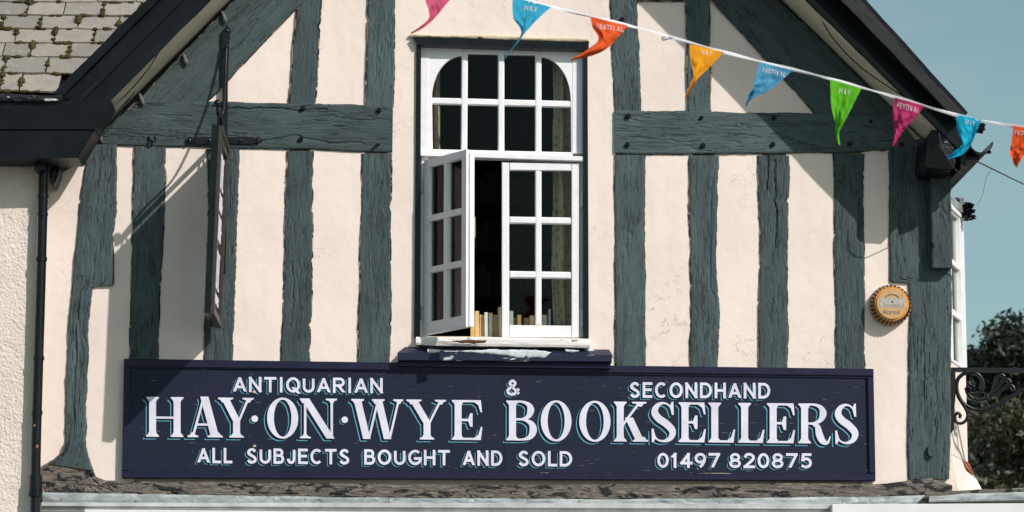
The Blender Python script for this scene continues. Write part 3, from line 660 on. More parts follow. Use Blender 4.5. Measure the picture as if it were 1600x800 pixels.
# open casement, hinged on the left
hb = P(661.5, 523, 0.0); ht = P(661.5, 251, 0.0); fb = P(728, 511.5, -0.40)
ax = Vector((fb.x - hb.x, fb.y - hb.y, 0)); WD = ax.length; ax.normalize(); H_ = ht.z - hb.z; nrm = Vector((-ax.y, ax.x, 0)) * -1   # outer face normal
if nrm.y > 0: nrm = -nrm
print('casement', WD, H_, 'angle', math.degrees(math.atan2(-ax.y, ax.x)))
CAS = None
def cbox(name, u0, u1, z0_, z1_, n0_, n1_, m, parent):
    v = []
    for nn in (n0_, n1_):
        for (u, z) in ((u0, z0_), (u1, z0_), (u1, z1_), (u0, z1_)): v.append(hb + ax * u + Vector((0, 0, z)) + nrm * nn)
    f = [(0, 1, 2, 3), (7, 6, 5, 4), (0, 4, 5, 1), (1, 5, 6, 2), (2, 6, 7, 3), (3, 7, 4, 0)]
    return mk(name, v, f, M[m], parent)
CAS = cbox('casement_stile', 0, 0.050, 0, H_, 0.0, -0.044, 'white', HOUSE); CAS.name = 'open_casement'; LOC['open_casement'] = LOC[HOUSE.name]; CAS['label'] = 'open window leaf swung out to the left'
cbox('casement_stile', WD - 0.052, WD, 0, H_, 0.0, -0.044, 'white', CAS)
cbox('casement_lip', WD, WD + 0.014, 0.004, H_ - 0.02, -0.020, -0.055, 'white', CAS)
cbox('casement_rail', 0.05, WD - 0.052, 0, 0.078, -0.0005, -0.043, 'white', CAS)
cbox('casement_rail', 0.05, WD - 0.052, H_ - 0.052, H_, -0.0005, -0.043, 'white', CAS)
gl_ = (WD - 0.102); hh = H_ - 0.13
cbox('glazing_bar', 0.05 + gl_ / 2 - 0.018, 0.05 + gl_ / 2 + 0.018, 0.078, H_ - 0.052, -0.004, -0.040, 'white', CAS)
for k in (1, 2):
    zc = 0.078 + hh * k / 3; cbox('glazing_bar', 0.05, WD - 0.052, zc - 0.019, zc + 0.019, -0.003, -0.041, 'white', CAS)
for i in range(2):
    for k in range(3):
        u0 = 0.05 + i * (gl_ / 2 + .002); cbox('pane', u0, u0 + gl_ / 2, 0.078 + hh * k / 3, 0.078 + hh * (k + 1) / 3, -0.030, -0.033, 'glass', CAS)
c = P(740, 355, -0.3); v, f = box_geo((c.x - .012, c.y, c.z - .07), (c.x + .012, c.y + .004, c.z + .07)); mk('window_sticker', v, f, mat('faded green paper', (.42, .42, .22), .8, var=.3, varscale=60), CAS)
# window sill + ledge board
slab('window_sill', [(650, 526), (780, 527), (922, 529)], [(650, 539), (780, 541), (922, 543)], -0.075, 0.17, 'sill_white', HOUSE, 0.6, 0.004, 3)
SW = pbar('ledge_board', [(622, 551), (956, 554.5), (956, 565.6), (622, 563)], -0.13, 0.13, 'ledge_navy', HOUSE, b=.004)
v, f = prism_geo([P(621, 551, -.128), P(957, 555, -.128), P(952, 546, 0.0), P(633, 542, 0.0)], Vector((0, 0, -0.02))); mk('ledge_top', v, f, M['ledge_navy'], HOUSE)
rail_px('ledge_moulding', ((624, 564), (954, 567)), ((624, 572), (954, 576)), -0.095, 0.095, 'ledge_plain')
rot = mat('rotten bare wood', (0.10, 0.040, 0.022), .9, bump=(60, 1, .006), var=.6, varscale=50); rust = mat('rust stain', (0.42, 0.17, 0.03), .8, var=.4, varscale=40); flk = mat('flaked white paint', (0.56, 0.59, 0.60), .7, var=.3, varscale=25, bump=(40, .7, .004)); M['rot'] = rot; M['rust'] = rust; M['flk'] = flk
slab('rotten_patch', [(704, 531.5), (730, 530.5), (761, 531.5)], [(706, 535.5), (735, 537.5), (757, 536.5)], -0.0795, .006, 'rot', HOUSE, 1.5, .003, 1.2)
slab('rust_stain', [(866, 530.8), (879, 531)], [(866, 532.2), (879, 532.4)], -0.0785, .005, 'rust', HOUSE, .8, .001, 1)
slab('rust_stain', [(893, 531.2), (903, 531.4)], [(894, 534), (901, 534)], -0.0785, .005, 'rust', HOUSE, .9, .001, 1)
slab('flaked_paint', [(668, 546.5), (700, 547), (766, 547), (845, 548.5), (862, 550)], [(668, 550), (700, 550.5), (768, 554), (812, 559), (852, 559), (861, 551)], -0.1345, .006, 'flk', HOUSE, 2.4, .001, 1.3)
slab('flaked_paint', [(883, 546), (905, 547.5)], [(884, 548.5), (903, 550)], -0.1345, .006, 'flk', HOUSE, 2.0, .001, 1.3)
# interior
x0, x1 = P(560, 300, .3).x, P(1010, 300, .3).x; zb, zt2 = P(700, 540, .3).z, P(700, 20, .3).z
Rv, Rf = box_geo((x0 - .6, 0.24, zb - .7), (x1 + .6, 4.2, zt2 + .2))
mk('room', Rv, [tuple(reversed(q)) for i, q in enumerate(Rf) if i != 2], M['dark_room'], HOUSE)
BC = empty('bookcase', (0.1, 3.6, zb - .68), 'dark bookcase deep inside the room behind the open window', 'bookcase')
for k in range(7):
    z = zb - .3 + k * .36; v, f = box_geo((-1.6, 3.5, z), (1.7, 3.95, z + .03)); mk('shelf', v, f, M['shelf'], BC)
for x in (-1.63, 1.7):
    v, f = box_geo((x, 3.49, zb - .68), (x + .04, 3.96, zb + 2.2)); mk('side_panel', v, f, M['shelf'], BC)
rb = random.Random(5); bkm = [mat('shelf book', c, .7) for c in ((.12, .05, .03), (.16, .12, .07), (.05, .06, .09), (.2, .17, .12))]; sb_ = MB()
for k in range(3, 6):
    z = zb - .3 + k * .36 + .031; x = -.35
    while x < .9:
        w_ = rb.uniform(.02, .045); h_ = rb.uniform(.18, .27); v, f = box_geo((x, 3.56, z), (x + w_ - .002, 3.72, z + h_)); sb_.add(v, f, rb.randrange(4)); x += w_
tag(sb_.build('shelved_books', None, None, mats=bkm), 'dim rows of books on the dark bookcase inside the room', 'books', None, 'stuff')
def curtain(px0, px1, d, seedv, label):
    v = []; nx, nz = 40, 24; a, b = P(px0, 300, d).x, P(px1, 300, d).x; zt_, zb_ = P(700, 40, d).z, P(700, 520, d).z
    for i in range(nx + 1):
        for j in range(nz + 1):
            t = j / nz; u = i / nx
            v.append((a + (b - a) * u + 0.02 * fbm(t * 2, u * 3, seedv), d + 0.035 * math.sin(u * 20 + 1.3 * fbm(t * 1.5, u, seedv)) + .01 * fbm(u * 9, t * 5, 2), zt_ + (zb_ - zt_) * t))
    W_ = nz + 1; f = [(i * W_ + j, i * W_ + j + 1, (i + 1) * W_ + j + 1, (i + 1) * W_ + j) for i in range(nx) for j in range(nz)]
    o = mk('curtain', v, f, M['curtain'], None, smooth=True); tag(o, label, 'curtain'); sm = o.modifiers.new('thickness', 'SOLIDIFY'); sm.thickness = .003; return o
curtain(864, 925, 0.20, 3, 'faded floral curtain hanging at the right side of the window')
curtain(640, 690, 0.30, 8, 'faded floral curtain hanging at the left side of the window')
# ledge inside on which the books stand
zl = P(760, 526, 0.10).z
v, f = box_geo((P(650, 500, .1).x, 0.092, zl - .03), (P(914, 500, .1).x, 0.40, zl)); mk('inner_ledge', v, f, M['wood_raw'], HOUSE)
page = mat('book pages', (0.55, 0.38, 0.20), .85, var=.15, varscale=80)
books = [(735.5, 743, 492, (0.62, .38, .13), 'orange tan paperback at the left end of the books in the open window'), (742.5, 749, 486, (.66, .45, .20), 'tall amber book second from the left in the open window'),
         (749.5, 757, 491, (.70, .50, .30), 'peach coloured book third from the left in the open window'), (757.5, 763, 488, (.62, .62, .60), 'slim grey white book in the middle of the open window gap'),
         (763.5, 769.5, 488, (.70, .62, .48), 'cream book with a dark edge right of the slim grey white one'), (770.5, 778.5, 492, (.40, .28, .16), 'thick brown book right of the cream one in the open window'),
         (779, 783.5, 479, (.62, .58, .50), 'tallest pale book pressed against the closed casement edge'), (795.5, 802, 486, (.62, .64, .58), 'white topped book at the left corner behind the closed casement'),
         (803.5, 807.5, 496, (.22, .19, .12), 'short dark olive book behind the closed casement'), (808.5, 814.5, 492, (.60, .36, .12), 'narrow orange book behind the closed casement'),
         (819, 827.5, 495.5, (.34, .29, .18), 'wide olive brown book behind the closed casement'), (828, 835.5, 493, (.42, .27, .13), 'tan brown book beside the middle glazing bar'),
         (847, 855, 491, (.26, .25, .18), 'olive green book right of the middle glazing bar'), (856.5, 860, 483, (.16, .19, .22), 'thin slate blue book next to the curtain')]
for i, (xa, xb, yt, c, lab) in enumerate(books):
    d = 0.12 + 0.012 * (i % 3); a = P(xa, 510, d); b = P(xb, 510, d); h = P(xa, yt, d).z - zl; w = b.x - a.x; dep = .13
    o = empty('book', ((a.x + b.x) / 2, d + dep / 2, zl), lab, 'book', 'books standing along the window ledge')
    cm = mat('book cover', c, .6, var=.12, varscale=25); ln = random.uniform(-.02, .02)
    th = 0.0022; bx0 = a.x; bx1 = b.x
    def B(name, p, q, m):
        v, f = box_geo(p, q); v = [(x + (z - zl) * ln, y, z) for x, y, z in v]; mk(name, v, f, m, o)
    B('cover', (bx0, d, zl), (bx0 + th, d + dep, zl + h), cm); B('cover', (bx1 - th, d, zl), (bx1, d + dep, zl + h), cm)
    if i % 2: B('spine', (bx0 + th, d - .001, zl), (bx1 - th, d + .002, zl + h), cm); B('pages', (bx0 + th, d + .003, zl + .002), (bx1 - th, d + dep - .004, zl + h - .004), page)
    else: B('spine', (bx0 + th, d + dep - .002, zl), (bx1 - th, d + dep, zl + h), cm); B('pages', (bx0 + th, d + .004, zl + .002), (bx1 - th, d + dep - .003, zl + h - .004), page if i % 4 else cm)
# ------------------------------------------------------------------ lettering engine
def arc(cx, cy, rx, ry, a0, a1, n=14): return [(cx + rx * math.cos(R(a0 + (a1 - a0) * k / n)), cy + ry * math.sin(R(a0 + (a1 - a0) * k / n))) for k in range(n + 1)]
SPL = lambda pts, n=6: [(p.x, p.y) for p in catmull([Vector((a, b, 0)) for a, b in pts], n)]
O_ = arc(.5, .5, .5, .5, 90, 450, 28)
GS = {'A': [[(0, 0), (.5, 1)], [(.5, 1), (1, 0)], [(.2, .3), (.8, .3)]], 'N': [[(0, 0), (0, 1)], [(0, 1), (1, 0)], [(1, 0), (1, 1)]], 'T': [[(0, 1), (1, 1)], [(.5, 1), (.5, 0)]], 'I': [[(.5, 0), (.5, 1)]],
      'Q': [O_, [(.55, .28), (1.0, -.14)]], 'O': [O_], '0': [O_], 'U': [[(0, 1), (0, .36)] + arc(.5, .36, .5, .36, 180, 360)[1:] + [(1, 1)]],
      'R': [[(0, 0), (0, 1)], [(0, 1), (.6, 1)] + arc(.6, .74, .4, .26, 90, -90)[1:] + [(0, .48)], [(.45, .48), (1, 0)]], 'E': [[(0, 0), (0, 1)], [(0, 1), (1, 1)], [(0, .52), (.9, .52)], [(0, 0), (1, 0)]],
      'S': [SPL([(.95, .84), (.72, .98), (.42, 1.0), (.12, .88), (.08, .70), (.35, .56), (.68, .46), (.95, .30), (.90, .10), (.60, 0), (.28, .01), (.0, .17)])],
      'C': [arc(.55, .5, .55, .5, 48, 312, 20)], 'G': [arc(.55, .5, .55, .5, 48, 340, 22), [(.55, .42), (1.05, .42)]], 'D': [[(0, 0), (0, 1)], [(0, 1), (.4, 1)] + arc(.4, .5, .6, .5, 90, -90)[1:] + [(0, 0)]],
      'H': [[(0, 0), (0, 1)], [(1, 0), (1, 1)], [(0, .5), (1, .5)]], 'L': [[(0, 1), (0, 0)], [(0, 0), (1, 0)]],
      'B': [[(0, 0), (0, 1)], [(0, 1), (.55, 1)] + arc(.55, .77, .35, .23, 90, -90)[1:] + [(0, .54)], [(.5, .54)] + arc(.6, .27, .4, .27, 90, -90) + [(0, 0)]], 'J': [[(1, 1), (1, .3)] + arc(.5, .3, .5, .3, 0, -180)[1:]],
      '1': [[(.0, .78), (.6, 1)], [(.6, 1), (.6, 0)]], '4': [[(.75, 0), (.75, 1)], [(.75, 1), (0, .28)], [(0, .28), (1.05, .28)]], '9': [arc(.5, .68, .5, .32, 0, 360, 20), SPL([(1, .68), (.95, .45), (.7, .12), (.45, -.02)])],
      '7': [[(0, 1), (1, 1)], [(1, 1), (.32, 0)]], '8': [arc(.5, .76, .42, .24, 0, 360, 18), arc(.5, .26, .5, .26, 0, 360, 18)],
      '2': [SPL([(.02, .74), (.2, .97), (.6, 1.0), (.95, .82), (.85, .56), (.4, .25), (.0, .02)]), [(0, 0), (1, 0)]], '5': [[(.2, 1), (.95, 1)], [(.2, 1), (.1, .52)], SPL([(.1, .52), (.45, .66), (.85, .56), (1.0, .32), (.85, .08), (.45, -.01), (.0, .12)])],
      '&': [SPL([(1.0, .02), (.72, .28), (.3, .68), (.25, .88), (.45, 1.0), (.66, .88), (.62, .70), (.25, .48), (.04, .26), (.14, .06), (.42, -.01), (.75, .12), (.98, .42)])]}
def stroke_poly(pts, w):
    """list of quads for a stroke; w a number or a list"""
    n = len(pts); P2 = [Vector((a, b)) for a, b in pts]; closed = (P2[0] - P2[-1]).length < 1e-5; Lr = []
    for i in range(n):
        a = P2[i - 1] if i > 0 else (P2[-2] if closed else P2[0]); b = P2[i + 1] if i < n - 1 else (P2[1] if closed else P2[-1])
        t = (b - a); t = t.normalized() if t.length > 1e-9 else Vector((1, 0)); nn = Vector((-t.y, t.x)); ww = (w[i] if isinstance(w, list) else w) / 2
        Lr.append((P2[i] + nn * ww, P2[i] - nn * ww))
    return [[Lr[i][0], Lr[i][1], Lr[i + 1][1], Lr[i + 1][0]] for i in range(n - 1)]
def sans(ch, w, h, th):
    """pieces (list of polygons lists) for glyph ch in a w x h box; y up"""
    out = []
    for s in GS[ch]:
        pts = [(th / 2 + x * (w - th), th / 2 + y * (h - th)) for x, y in s]
        if len(pts) == 2:     # straight: butt the ends out by half a thickness
            a, b = Vector(pts[0]), Vector(pts[1]); t = (b - a).normalized()
            vert = abs(t.x) < .05 or abs(t.y) < .05; e = th / 2 if vert else th * .28
            a -= t * e; b += t * e
            if not vert:
                # cut flat on the cap / base line
                hw = th / 2 / max(abs(t.y), .3); q = [(a.x - hw, a.y), (a.x + hw, a.y), (b.x + hw, b.y), (b.x - hw, b.y)]
                q = [Vector((x, min(max(y, -h * .16), h))) for x, y in q]; out.append([q]); continue
            pts = [tuple(a), tuple(b)]
        out.append(stroke_poly(pts, th))
    return out
TH = .175
def serif(x0, x1, top, s0, s1):
    """bracketed slab; s0..s1 the stem it meets"""
    y = (lambda q: 1 - q) if top else (lambda q: q)
    pts = [(x0, y(0)), (x1, y(0)), (x1, y(.035)), (s1 + .035, y(.06)), (s1, y(.12)), (s0, y(.12)), (s0 - .035, y(.06)), (x0, y(.035))]
    if top: pts.reverse()
    return [[Vector(p) for p in pts]]
def diag(xa, ya, xb, yb, w): return [[Vector((xa - w / 2, ya)), Vector((xa + w / 2, ya)), Vector((xb + w / 2, yb)), Vector((xb - w / 2, yb))]]
def vst(xc, w, y0=0, y1=1): return [[Vector((xc - w / 2, y0)), Vector((xc + w / 2, y0)), Vector((xc + w / 2, y1)), Vector((xc - w / 2, y1))]]
def poly(*p): return [[Vector(q) for q in p]]
def vstroke(pts, ws, n=7):
    q = catmull([Vector((a, b, 0)) for a, b in pts], n); w2 = catmull([Vector((a, 0, 0)) for a in ws], n)
    return stroke_poly([(p.x, p.y) for p in q], [max(a.x, .02) for a in w2])
def roman(ch, W_):
    t = TH; h = .045; o = []
    sl = (.07, .07 + t)                     # left stem
    def stemL(): return [vst(.07 + t / 2, t), serif(0, .14 + t, False, *sl), serif(0, .14 + t, True, *sl)]
    def armtop(): return poly((.1, 1), (W_ - .04, 1), (W_ - .01, .70), (W_ - .05, .70), (W_ - .10, .87), (W_ - .2, .945), (.1, .945))
    def armbot(): return poly((.1, 0), (W_ - .04, 0), (W_, .33), (W_ - .04, .33), (W_ - .10, .14), (W_ - .2, .055), (.1, .055))
    def mid(y=.5, x=None):
        x = x or W_ * .60; return [poly((.15, y - .03), (x, y - .03), (x, y + .03), (.15, y + .03)), poly((x, y - .17), (x + .06, y - .17), (x + .06, y + .17), (x, y + .17), (x - .05, y + .03), (x - .05, y - .03))]
    if ch == 'H': r = W_ - .07 - t; o = stemL() + [vst(r + t / 2, t), serif(r - .07, W_, False, r, r + t), serif(r - .07, W_, True, r, r + t), poly((.1, .455), (W_ - .1, .455), (W_ - .1, .51), (.1, .51))]
    elif ch == 'A': o = [diag(.13, 0, W_ * .5 - .03, 1.02, .06), diag(W_ - .19, 0, W_ * .5 - .02, 1.02, t + .03), serif(0, .27, False, .10, .16), serif(W_ - .38, W_, False, W_ - .29, W_ - .09), poly((.2, .29), (W_ - .28, .29), (W_ - .28, .345), (.2, .345))]
    elif ch == 'Y': c = W_ * .52; o = [diag(.17, 1, c, .42, t + .02), diag(W_ - .13, 1, c + .06, .42, .06), vst(c, t, 0, .45), serif(c - .18, c + .18, False, c - t / 2, c + t / 2), serif(0, .38, True, .1, .26), serif(W_ - .28, W_, True, W_ - .16, W_ - .1)]
    elif ch in 'OC0':
        a = []; n = 36
        for k in range(n):
            q0, q1 = [2 * math.pi * z / n for z in (k, k + 1)]; rx, ry = W_ / 2, .515; ix, iy = W_ / 2 - t * .98, .465
            a.append([Vector((W_ / 2 + rx * math.cos(q0), .5 + ry * math.sin(q0))), Vector((W_ / 2 + rx * math.cos(q1), .5 + ry * math.sin(q1))), Vector((W_ / 2 + ix * math.cos(q1), .5 + iy * math.sin(q1))), Vector((W_ / 2 + ix * math.cos(q0), .5 + iy * math.sin(q0)))])
        o = [a]
    elif ch == 'N': o = [vst(.13, .06), vst(W_ - .13, .06), diag(.13, 1, W_ - .16, 0, t + .03), serif(0, .27, False, .10, .16), serif(0, .24, True, .06, .18), serif(W_ - .28, W_, True, W_ - .16, W_ - .1)]
    elif ch == 'W': a, b = W_ * .30, W_ * .70; c = W_ * .52; o = [diag(.15, 1, a, 0, t + .01), diag(c + .0, 1, a + .05, 0, .055), diag(c, 1, b, 0, t + .01), diag(W_ - .11, 1, b + .05, 0, .055), serif(0, .32, True, .08, .24), serif(W_ - .25, W_, True, W_ - .14, W_ - .08), serif(c - .16, c + .16, True, c - .09, c + .06)]
    elif ch == 'V': a = W_ * .5; o = [diag(.17, 1, a, 0, t + .02), diag(W_ - .13, 1, a + .04, 0, .06), serif(0, .36, True, .1, .26), serif(W_ - .28, W_, True, W_ - .16, W_ - .1)]
    elif ch == 'I': o = [vst(W_ / 2, t), serif(0, W_, False, W_ / 2 - t / 2, W_ / 2 + t / 2), serif(0, W_, True, W_ / 2 - t / 2, W_ / 2 + t / 2)]
    elif ch == 'T': c = W_ / 2; o = [vst(c, t), serif(c - .17, c + .17, False, c - t / 2, c + t / 2), poly((0, 1), (0, .7), (.04, .7), (.1, .88), (.18, .945), (W_ - .18, .945), (W_ - .1, .88), (W_ - .04, .7), (W_, .7), (W_, 1))]
    elif ch == 'E': o = stemL() + [armtop(), armbot()] + mid()
    elif ch == 'F': o = stemL() + [armtop()] + mid()
    elif ch == 'L': o = stemL() + [armbot()]
    elif ch == 'K': o = stemL() + [diag(.18, .36, W_ - .20, 1, .07), diag(W_ * .44, .60, W_ - .19, 0, t + .03), serif(W_ - .40, W_ - .04, True, W_ - .23, W_ - .16), serif(W_ - .38, W_, False, W_ - .29, W_ - .08)]
    elif ch == 'B': o = stemL() + [vstroke([(.15, .972), (W_ * .5, .972), (W_ * .72, .90), (W_ * .79, .76), (W_ * .70, .60), (W_ * .5, .535), (.15, .53)], [.055, .055, .11, t, .11, .055, .055]), vstroke([(.15, .53), (W_ * .55, .525), (W_ * .80, .43), (W_ * .87, .27), (W_ * .78, .10), (W_ * .55, .028), (.15, .028)], [.055, .055, .13, t + .01, .13, .055, .055])]
    elif ch == 'R': o = stemL() + [vstroke([(.15, .972), (W_ * .48, .972), (W_ * .68, .90), (W_ * .75, .75), (W_ * .66, .58), (W_ * .45, .505), (.15, .50)], [.055, .055, .11, t, .11, .055, .055]), vstroke([(W_ * .42, .50), (W_ * .58, .42), (W_ * .64, .22), (W_ * .74, .06), (W_ * .88, .02), (W_ * .97, .18)], [.06, .13, t, .15, .07, .03])]
    elif ch == 'S': o = [vstroke([(W_ * .84, .70), (W_ * .74, .90), (W_ * .50, .975), (W_ * .26, .90), (W_ * .17, .74), (W_ * .32, .59), (W_ * .62, .45), (W_ * .85, .27), (W_ * .76, .09), (W_ * .48, .02), (W_ * .22, .09), (W_ * .11, .30)], [.03, .04, .055, .12, .17, .185, .185, .17, .12, .055, .04, .03]), poly((W_ * .82, .68), (W_ * .90, .68), (W_ * .88, 1.01), (W_ * .82, 1.01), (W_ * .76, .92)), poly((W_ * .06, -.01), (W_ * .12, -.01), (W_ * .2, .08), (W_ * .13, .33), (W_ * .05, .33))]
    return o
def emit(mbuf, pieces, place, y0, dy=0.00012):
    for i, pc in enumerate(pieces):
        for pg in pc:
            pts = [place(p.x, p.y) for p in pg]
            vs = [P(a, b, y0 - i * dy) for a, b in pts]
            nn = Vector((0, 0, 0))
            for k in range(len(vs)): nn += vs[k].cross(vs[(k + 1) % len(vs)])
            idx = tuple(range(len(vs))); mbuf.add(vs, [idx if nn.y < 0 else tuple(reversed(idx))])
# ------------------------------------------------------------------ shop sign
SG = empty('shop_sign', P(780, 752, 0), 'long navy board with white serif lettering across the foot of the gable', 'shop sign')
tl, tr, br, bl = (193.5, 560.5), (1365, 577), (1368, 751.5), (190.5, 747)
fw = 11
pbar('board', [(196, 563), (1363, 579), (1366, 749), (193, 745)], -0.042, 0.040, 'navy_board', SG, b=.002)
pbar('frame_rail', [tl, tr, (1365, 577 + fw), (193.5, 560.5 + fw)], -0.062, 0.055, 'navy_frame', SG, b=.005)
pbar('frame_rail', [(190.5, 747 - fw), (1368, 751.5 - fw), br, bl], -0.062, 0.055, 'navy_frame', SG, b=.005)
pbar('frame_stile', [(193.5, 572), (203, 572), (201, 735.5), (190.7, 735.5)], -0.0615, 0.055, 'navy_frame', SG, b=.005)
pbar('frame_stile', [(1355, 588.5), (1365, 588.5), (1368, 740), (1358, 740)], -0.0615, 0.055, 'navy_frame', SG, b=.005)
pprism('frame_bead', [(203.5, 572.2), (1354.5, 588.6), (1354.5, 590.4), (203.5, 574.4)], -0.052, 0.012, 'navy_frame', SG)
slab('frame_crack', [(660, 738.3), (1000, 739.6), (1354, 740.4)], [(660, 739.2), (1000, 740.5), (1354, 741.4)], -0.0635, 0.004, 'wood_raw', SG, 1.1, .001, 3)
pprism('board_joint', [(787, 580), (787.7, 580), (788.2, 740), (787.5, 740)], -0.0425, 0.002, 'navy_flat', SG)
for (x, y, r) in ((397, 612.5, 2.6), (397.5, 697, 2.4)):
    v, f = sphere_geo(P(x, y, -.05), r * .0042, 8, 6, (1.2, .6, .8), .4); mk('screw', v, f, M['wood_raw'], SG)
def line_of(name, glyphs, kind, base, h, th, offs, label):
    """glyphs: (char, x0, x1); base(x): baseline in photo rows"""
    for ch, xa, xb in glyphs:
        A, B, C_ = MB(), MB(), MB()
        w = xb - xa
        if kind == 'roman': pcs = roman(ch, w / h); sx = h; sy = h
        elif kind == 'dot': pcs = [[[Vector(q) for q in arc(.5, .5, .5, .5, 0, 345, 20)]]]; sx = w; sy = w
        else: pcs = sans(ch, w, h, th); sx = sy = 1
        for mbf, (ox, oy), y0 in ((A, offs[0], -0.0432), (B, offs[1], -0.0450), (C_, (0, 0), -0.0468)):
            emit(mbf, pcs, lambda x, y, ox=ox, oy=oy: (xa + x * sx + ox, base(xa + x * sx) - y * sy + oy), y0)
        p = C_.build('letter', M['letter'], SG); B.build('letter_gap', M['navy_flat'], p); A.build('letter_outline', M['cyan'], p)
bigb = lambda x: 682.3 + (x - 229) * (693.6 - 682.3) / 1112
BIG = [('H', 228.6, 286.5), ('A', 293, 348), ('Y', 340.6, 396.5), ('O', 417.3, 466), ('N', 468.7, 526.5), ('W', 548.8, 630), ('Y', 635, 697), ('E', 706, 753.8), ('B', 791, 839.5), ('O', 845, 893), ('O', 905, 954), ('K', 959.3, 1012.5), ('S', 1016, 1057),
       ('E', 1060.5, 1103), ('L', 1107, 1148.7), ('L', 1153.7, 1194.4), ('E', 1198.3, 1242.3), ('R', 1247.4, 1299), ('S', 1303, 1341.8)]
line_of('lettering', BIG, 'roman', bigb, 62.3, 0, ((-5.0, 4.0), (-3.5, 2.6)), 'large white serif letters of the middle line with turquoise outline')
line_of('lettering', [('.', 392.8, 403.2), ('.', 533.6, 543.8)], 'dot', lambda x: bigb(x) - 24.5, 1, 0, ((-3.2, 2.6), (-2.0, 1.5)), 'round white dots between the words of the middle line')
def spread(word, x0, x1, gap=4.2, rel=None):
    wd = {'I': .36, 'J': .72, 'E': .82, 'L': .74, 'S': .86, 'T': .98, 'B': .9, 'R': .95, '1': .55, 'A': 1.05, 'N': 1.0, 'O': 1.12, 'Q': 1.12, 'C': 1.0, 'G': 1.08, 'D': 1.02}
    tot = sum(wd.get(c, .95) for c in word); u = (x1 - x0 - gap * (len(word) - 1)) / tot; out = []; x = x0
    for c in word: w = wd.get(c, .95) * u; out.append((c, x, x + w)); x += w + gap
    return out
b1 = lambda x: 612.5 + (x - 363) * .0095
line_of('lettering', spread('ANTIQUARIAN', 364.5, 598), 'sans', b1, 24, 4.1, ((-3.8, 2.9), (-2.6, 1.9)), 'small white capitals at the upper left')
line_of('lettering', [('&', 790.5, 813)], 'sans', lambda x: 618, 25, 4.2, ((-3.4, 2.6), (-2.2, 1.6)), 'small white ampersand in the top line')
line_of('lettering', spread('SECONDHAND', 984, 1203.5), 'sans', lambda x: 621.5 + (x - 984) * .006, 24.5, 4.2, ((-3.8, 2.9), (-2.6, 1.9)), 'small white capitals at the upper right')
b3 = lambda x: 723.5 + (x - 308) * .0095
g3 = spread('ALL', 308.5, 363) + spread('SUBJECTS', 385.5, 546) + spread('BOUGHT', 569, 703) + spread('AND', 723.5, 785) + spread('SOLD', 810, 894)
line_of('lettering', g3, 'sans', b3, 24, 4.1, ((-3.8, 2.9), (-2.6, 1.9)), 'small white capitals of the bottom line')
g4 = spread('01497', 1027, 1125, 4.0) + spread('820875', 1139.5, 1268.5, 4.0)
line_of('lettering', g4, 'sans', lambda x: 731 + (x - 1027) * .003, 23.5, 4.2, ((-3.8, 2.9), (-2.6, 1.9)), 'white telephone number of the bottom line')
# ------------------------------------------------------------------ hanging sign with its iron bracket (side on)
HS = empty('hanging_sign', P(352, 220, -0.01), 'black hanging board seen edge on, on a long iron wall bracket', 'hanging sign')
iy = -0.045
def flat(pts, d, t, name, m='iron'): return pprism(name, pts, d, t, m, HS)
flat([(349, 46), (354.5, 38), (360, 46), (359, 55), (360, 60), (358, 62), (356, 130), (355, 235), (352, 425), (347, 432), (345, 425), (347, 235), (348, 62), (347, 58)], -0.045, 0.022, 'back_plate')
flat([(289, 219), (296, 213.5), (303, 216), (306, 214), (395, 214), (399, 216), (404, 214), (411, 219), (404, 224), (398, 222.5), (395, 224.5), (306, 224.5), (303, 222), (296, 223.5)], -0.035, 0.012, 'cross_strap')
for (x, y) in ((296, 219), (327, 219), (376, 219), (403, 219), (355, 48), (346.5, 420), (352, 205)):
    v, f = sphere_geo(P(x, y, -.048), .010, 10, 6, (1, .6, 1)); mk('rivet', v, f, M['iron'], HS)
rootp = P(352, 209, -0.04); XA = rootp.x; ZA = rootp.z; PJ = 0.80
tip = Vector((P(341, 160, -PJ + .02).x, -PJ - 0.02, ZA + 0.02))
v, f = box_geo((XA - .012, -PJ, ZA - .012), (XA + .010, -0.04, ZA + .012)); mk('arm', v, f, M['iron'], HS)
v, f = sphere_geo(P(340, 161, -PJ), .024, 14, 10); bl_ = mk('ball_finial', v, f, M['iron'], HS, smooth=True)
v, f = tube_geo([P(340, 165, -PJ), Vector((XA, -PJ + .01, ZA))], .010, 8); mk('arm_tip', v, f, M['iron'], HS)
b0 = P(354, 72, -.07); v, f = sphere_geo(b0, .014, 10, 8); mk('stay_knob', v, f, M['iron'], HS, smooth=True)
zq = lambda t: b0.lerp(Vector((XA, -PJ, ZA + .03)), t)
stay = [b0, b0 + Vector((.0, -.10, -.28)), b0 + Vector((0, -.30, -.52)), Vector((XA - .002, -.60, ZA + .05)), Vector((XA - .003, -PJ + .02, ZA + .012))]
v, f = tube_geo(catmull(stay, 8), .0085, 8); mk('stay', v, f, M['iron'], HS, smooth=True)
for yy in (-PJ + .06, -0.18):
    ring = [Vector((XA, yy, ZA - .012)) + Vector((0, .020 * math.cos(a), -.044 + .044 * math.sin(a))) for a in [2 * math.pi * k / 14 for k in range(15)]]
    v, f = tube_geo(ring, .006, 6); mk('hanging_ring', v, f, M['iron'], HS)
# board: outer edge facing the street, long way into the wall
out4 = [P(331, 193, -.80), P(342, 196, -.80), P(329, 490, -.80), P(319, 488, -.80)]
v, f = prism_geo(out4, Vector((0, 0.70, 0))); PB = mk('panel', v, f, M['black'], HS, label='black board edged with a frame')
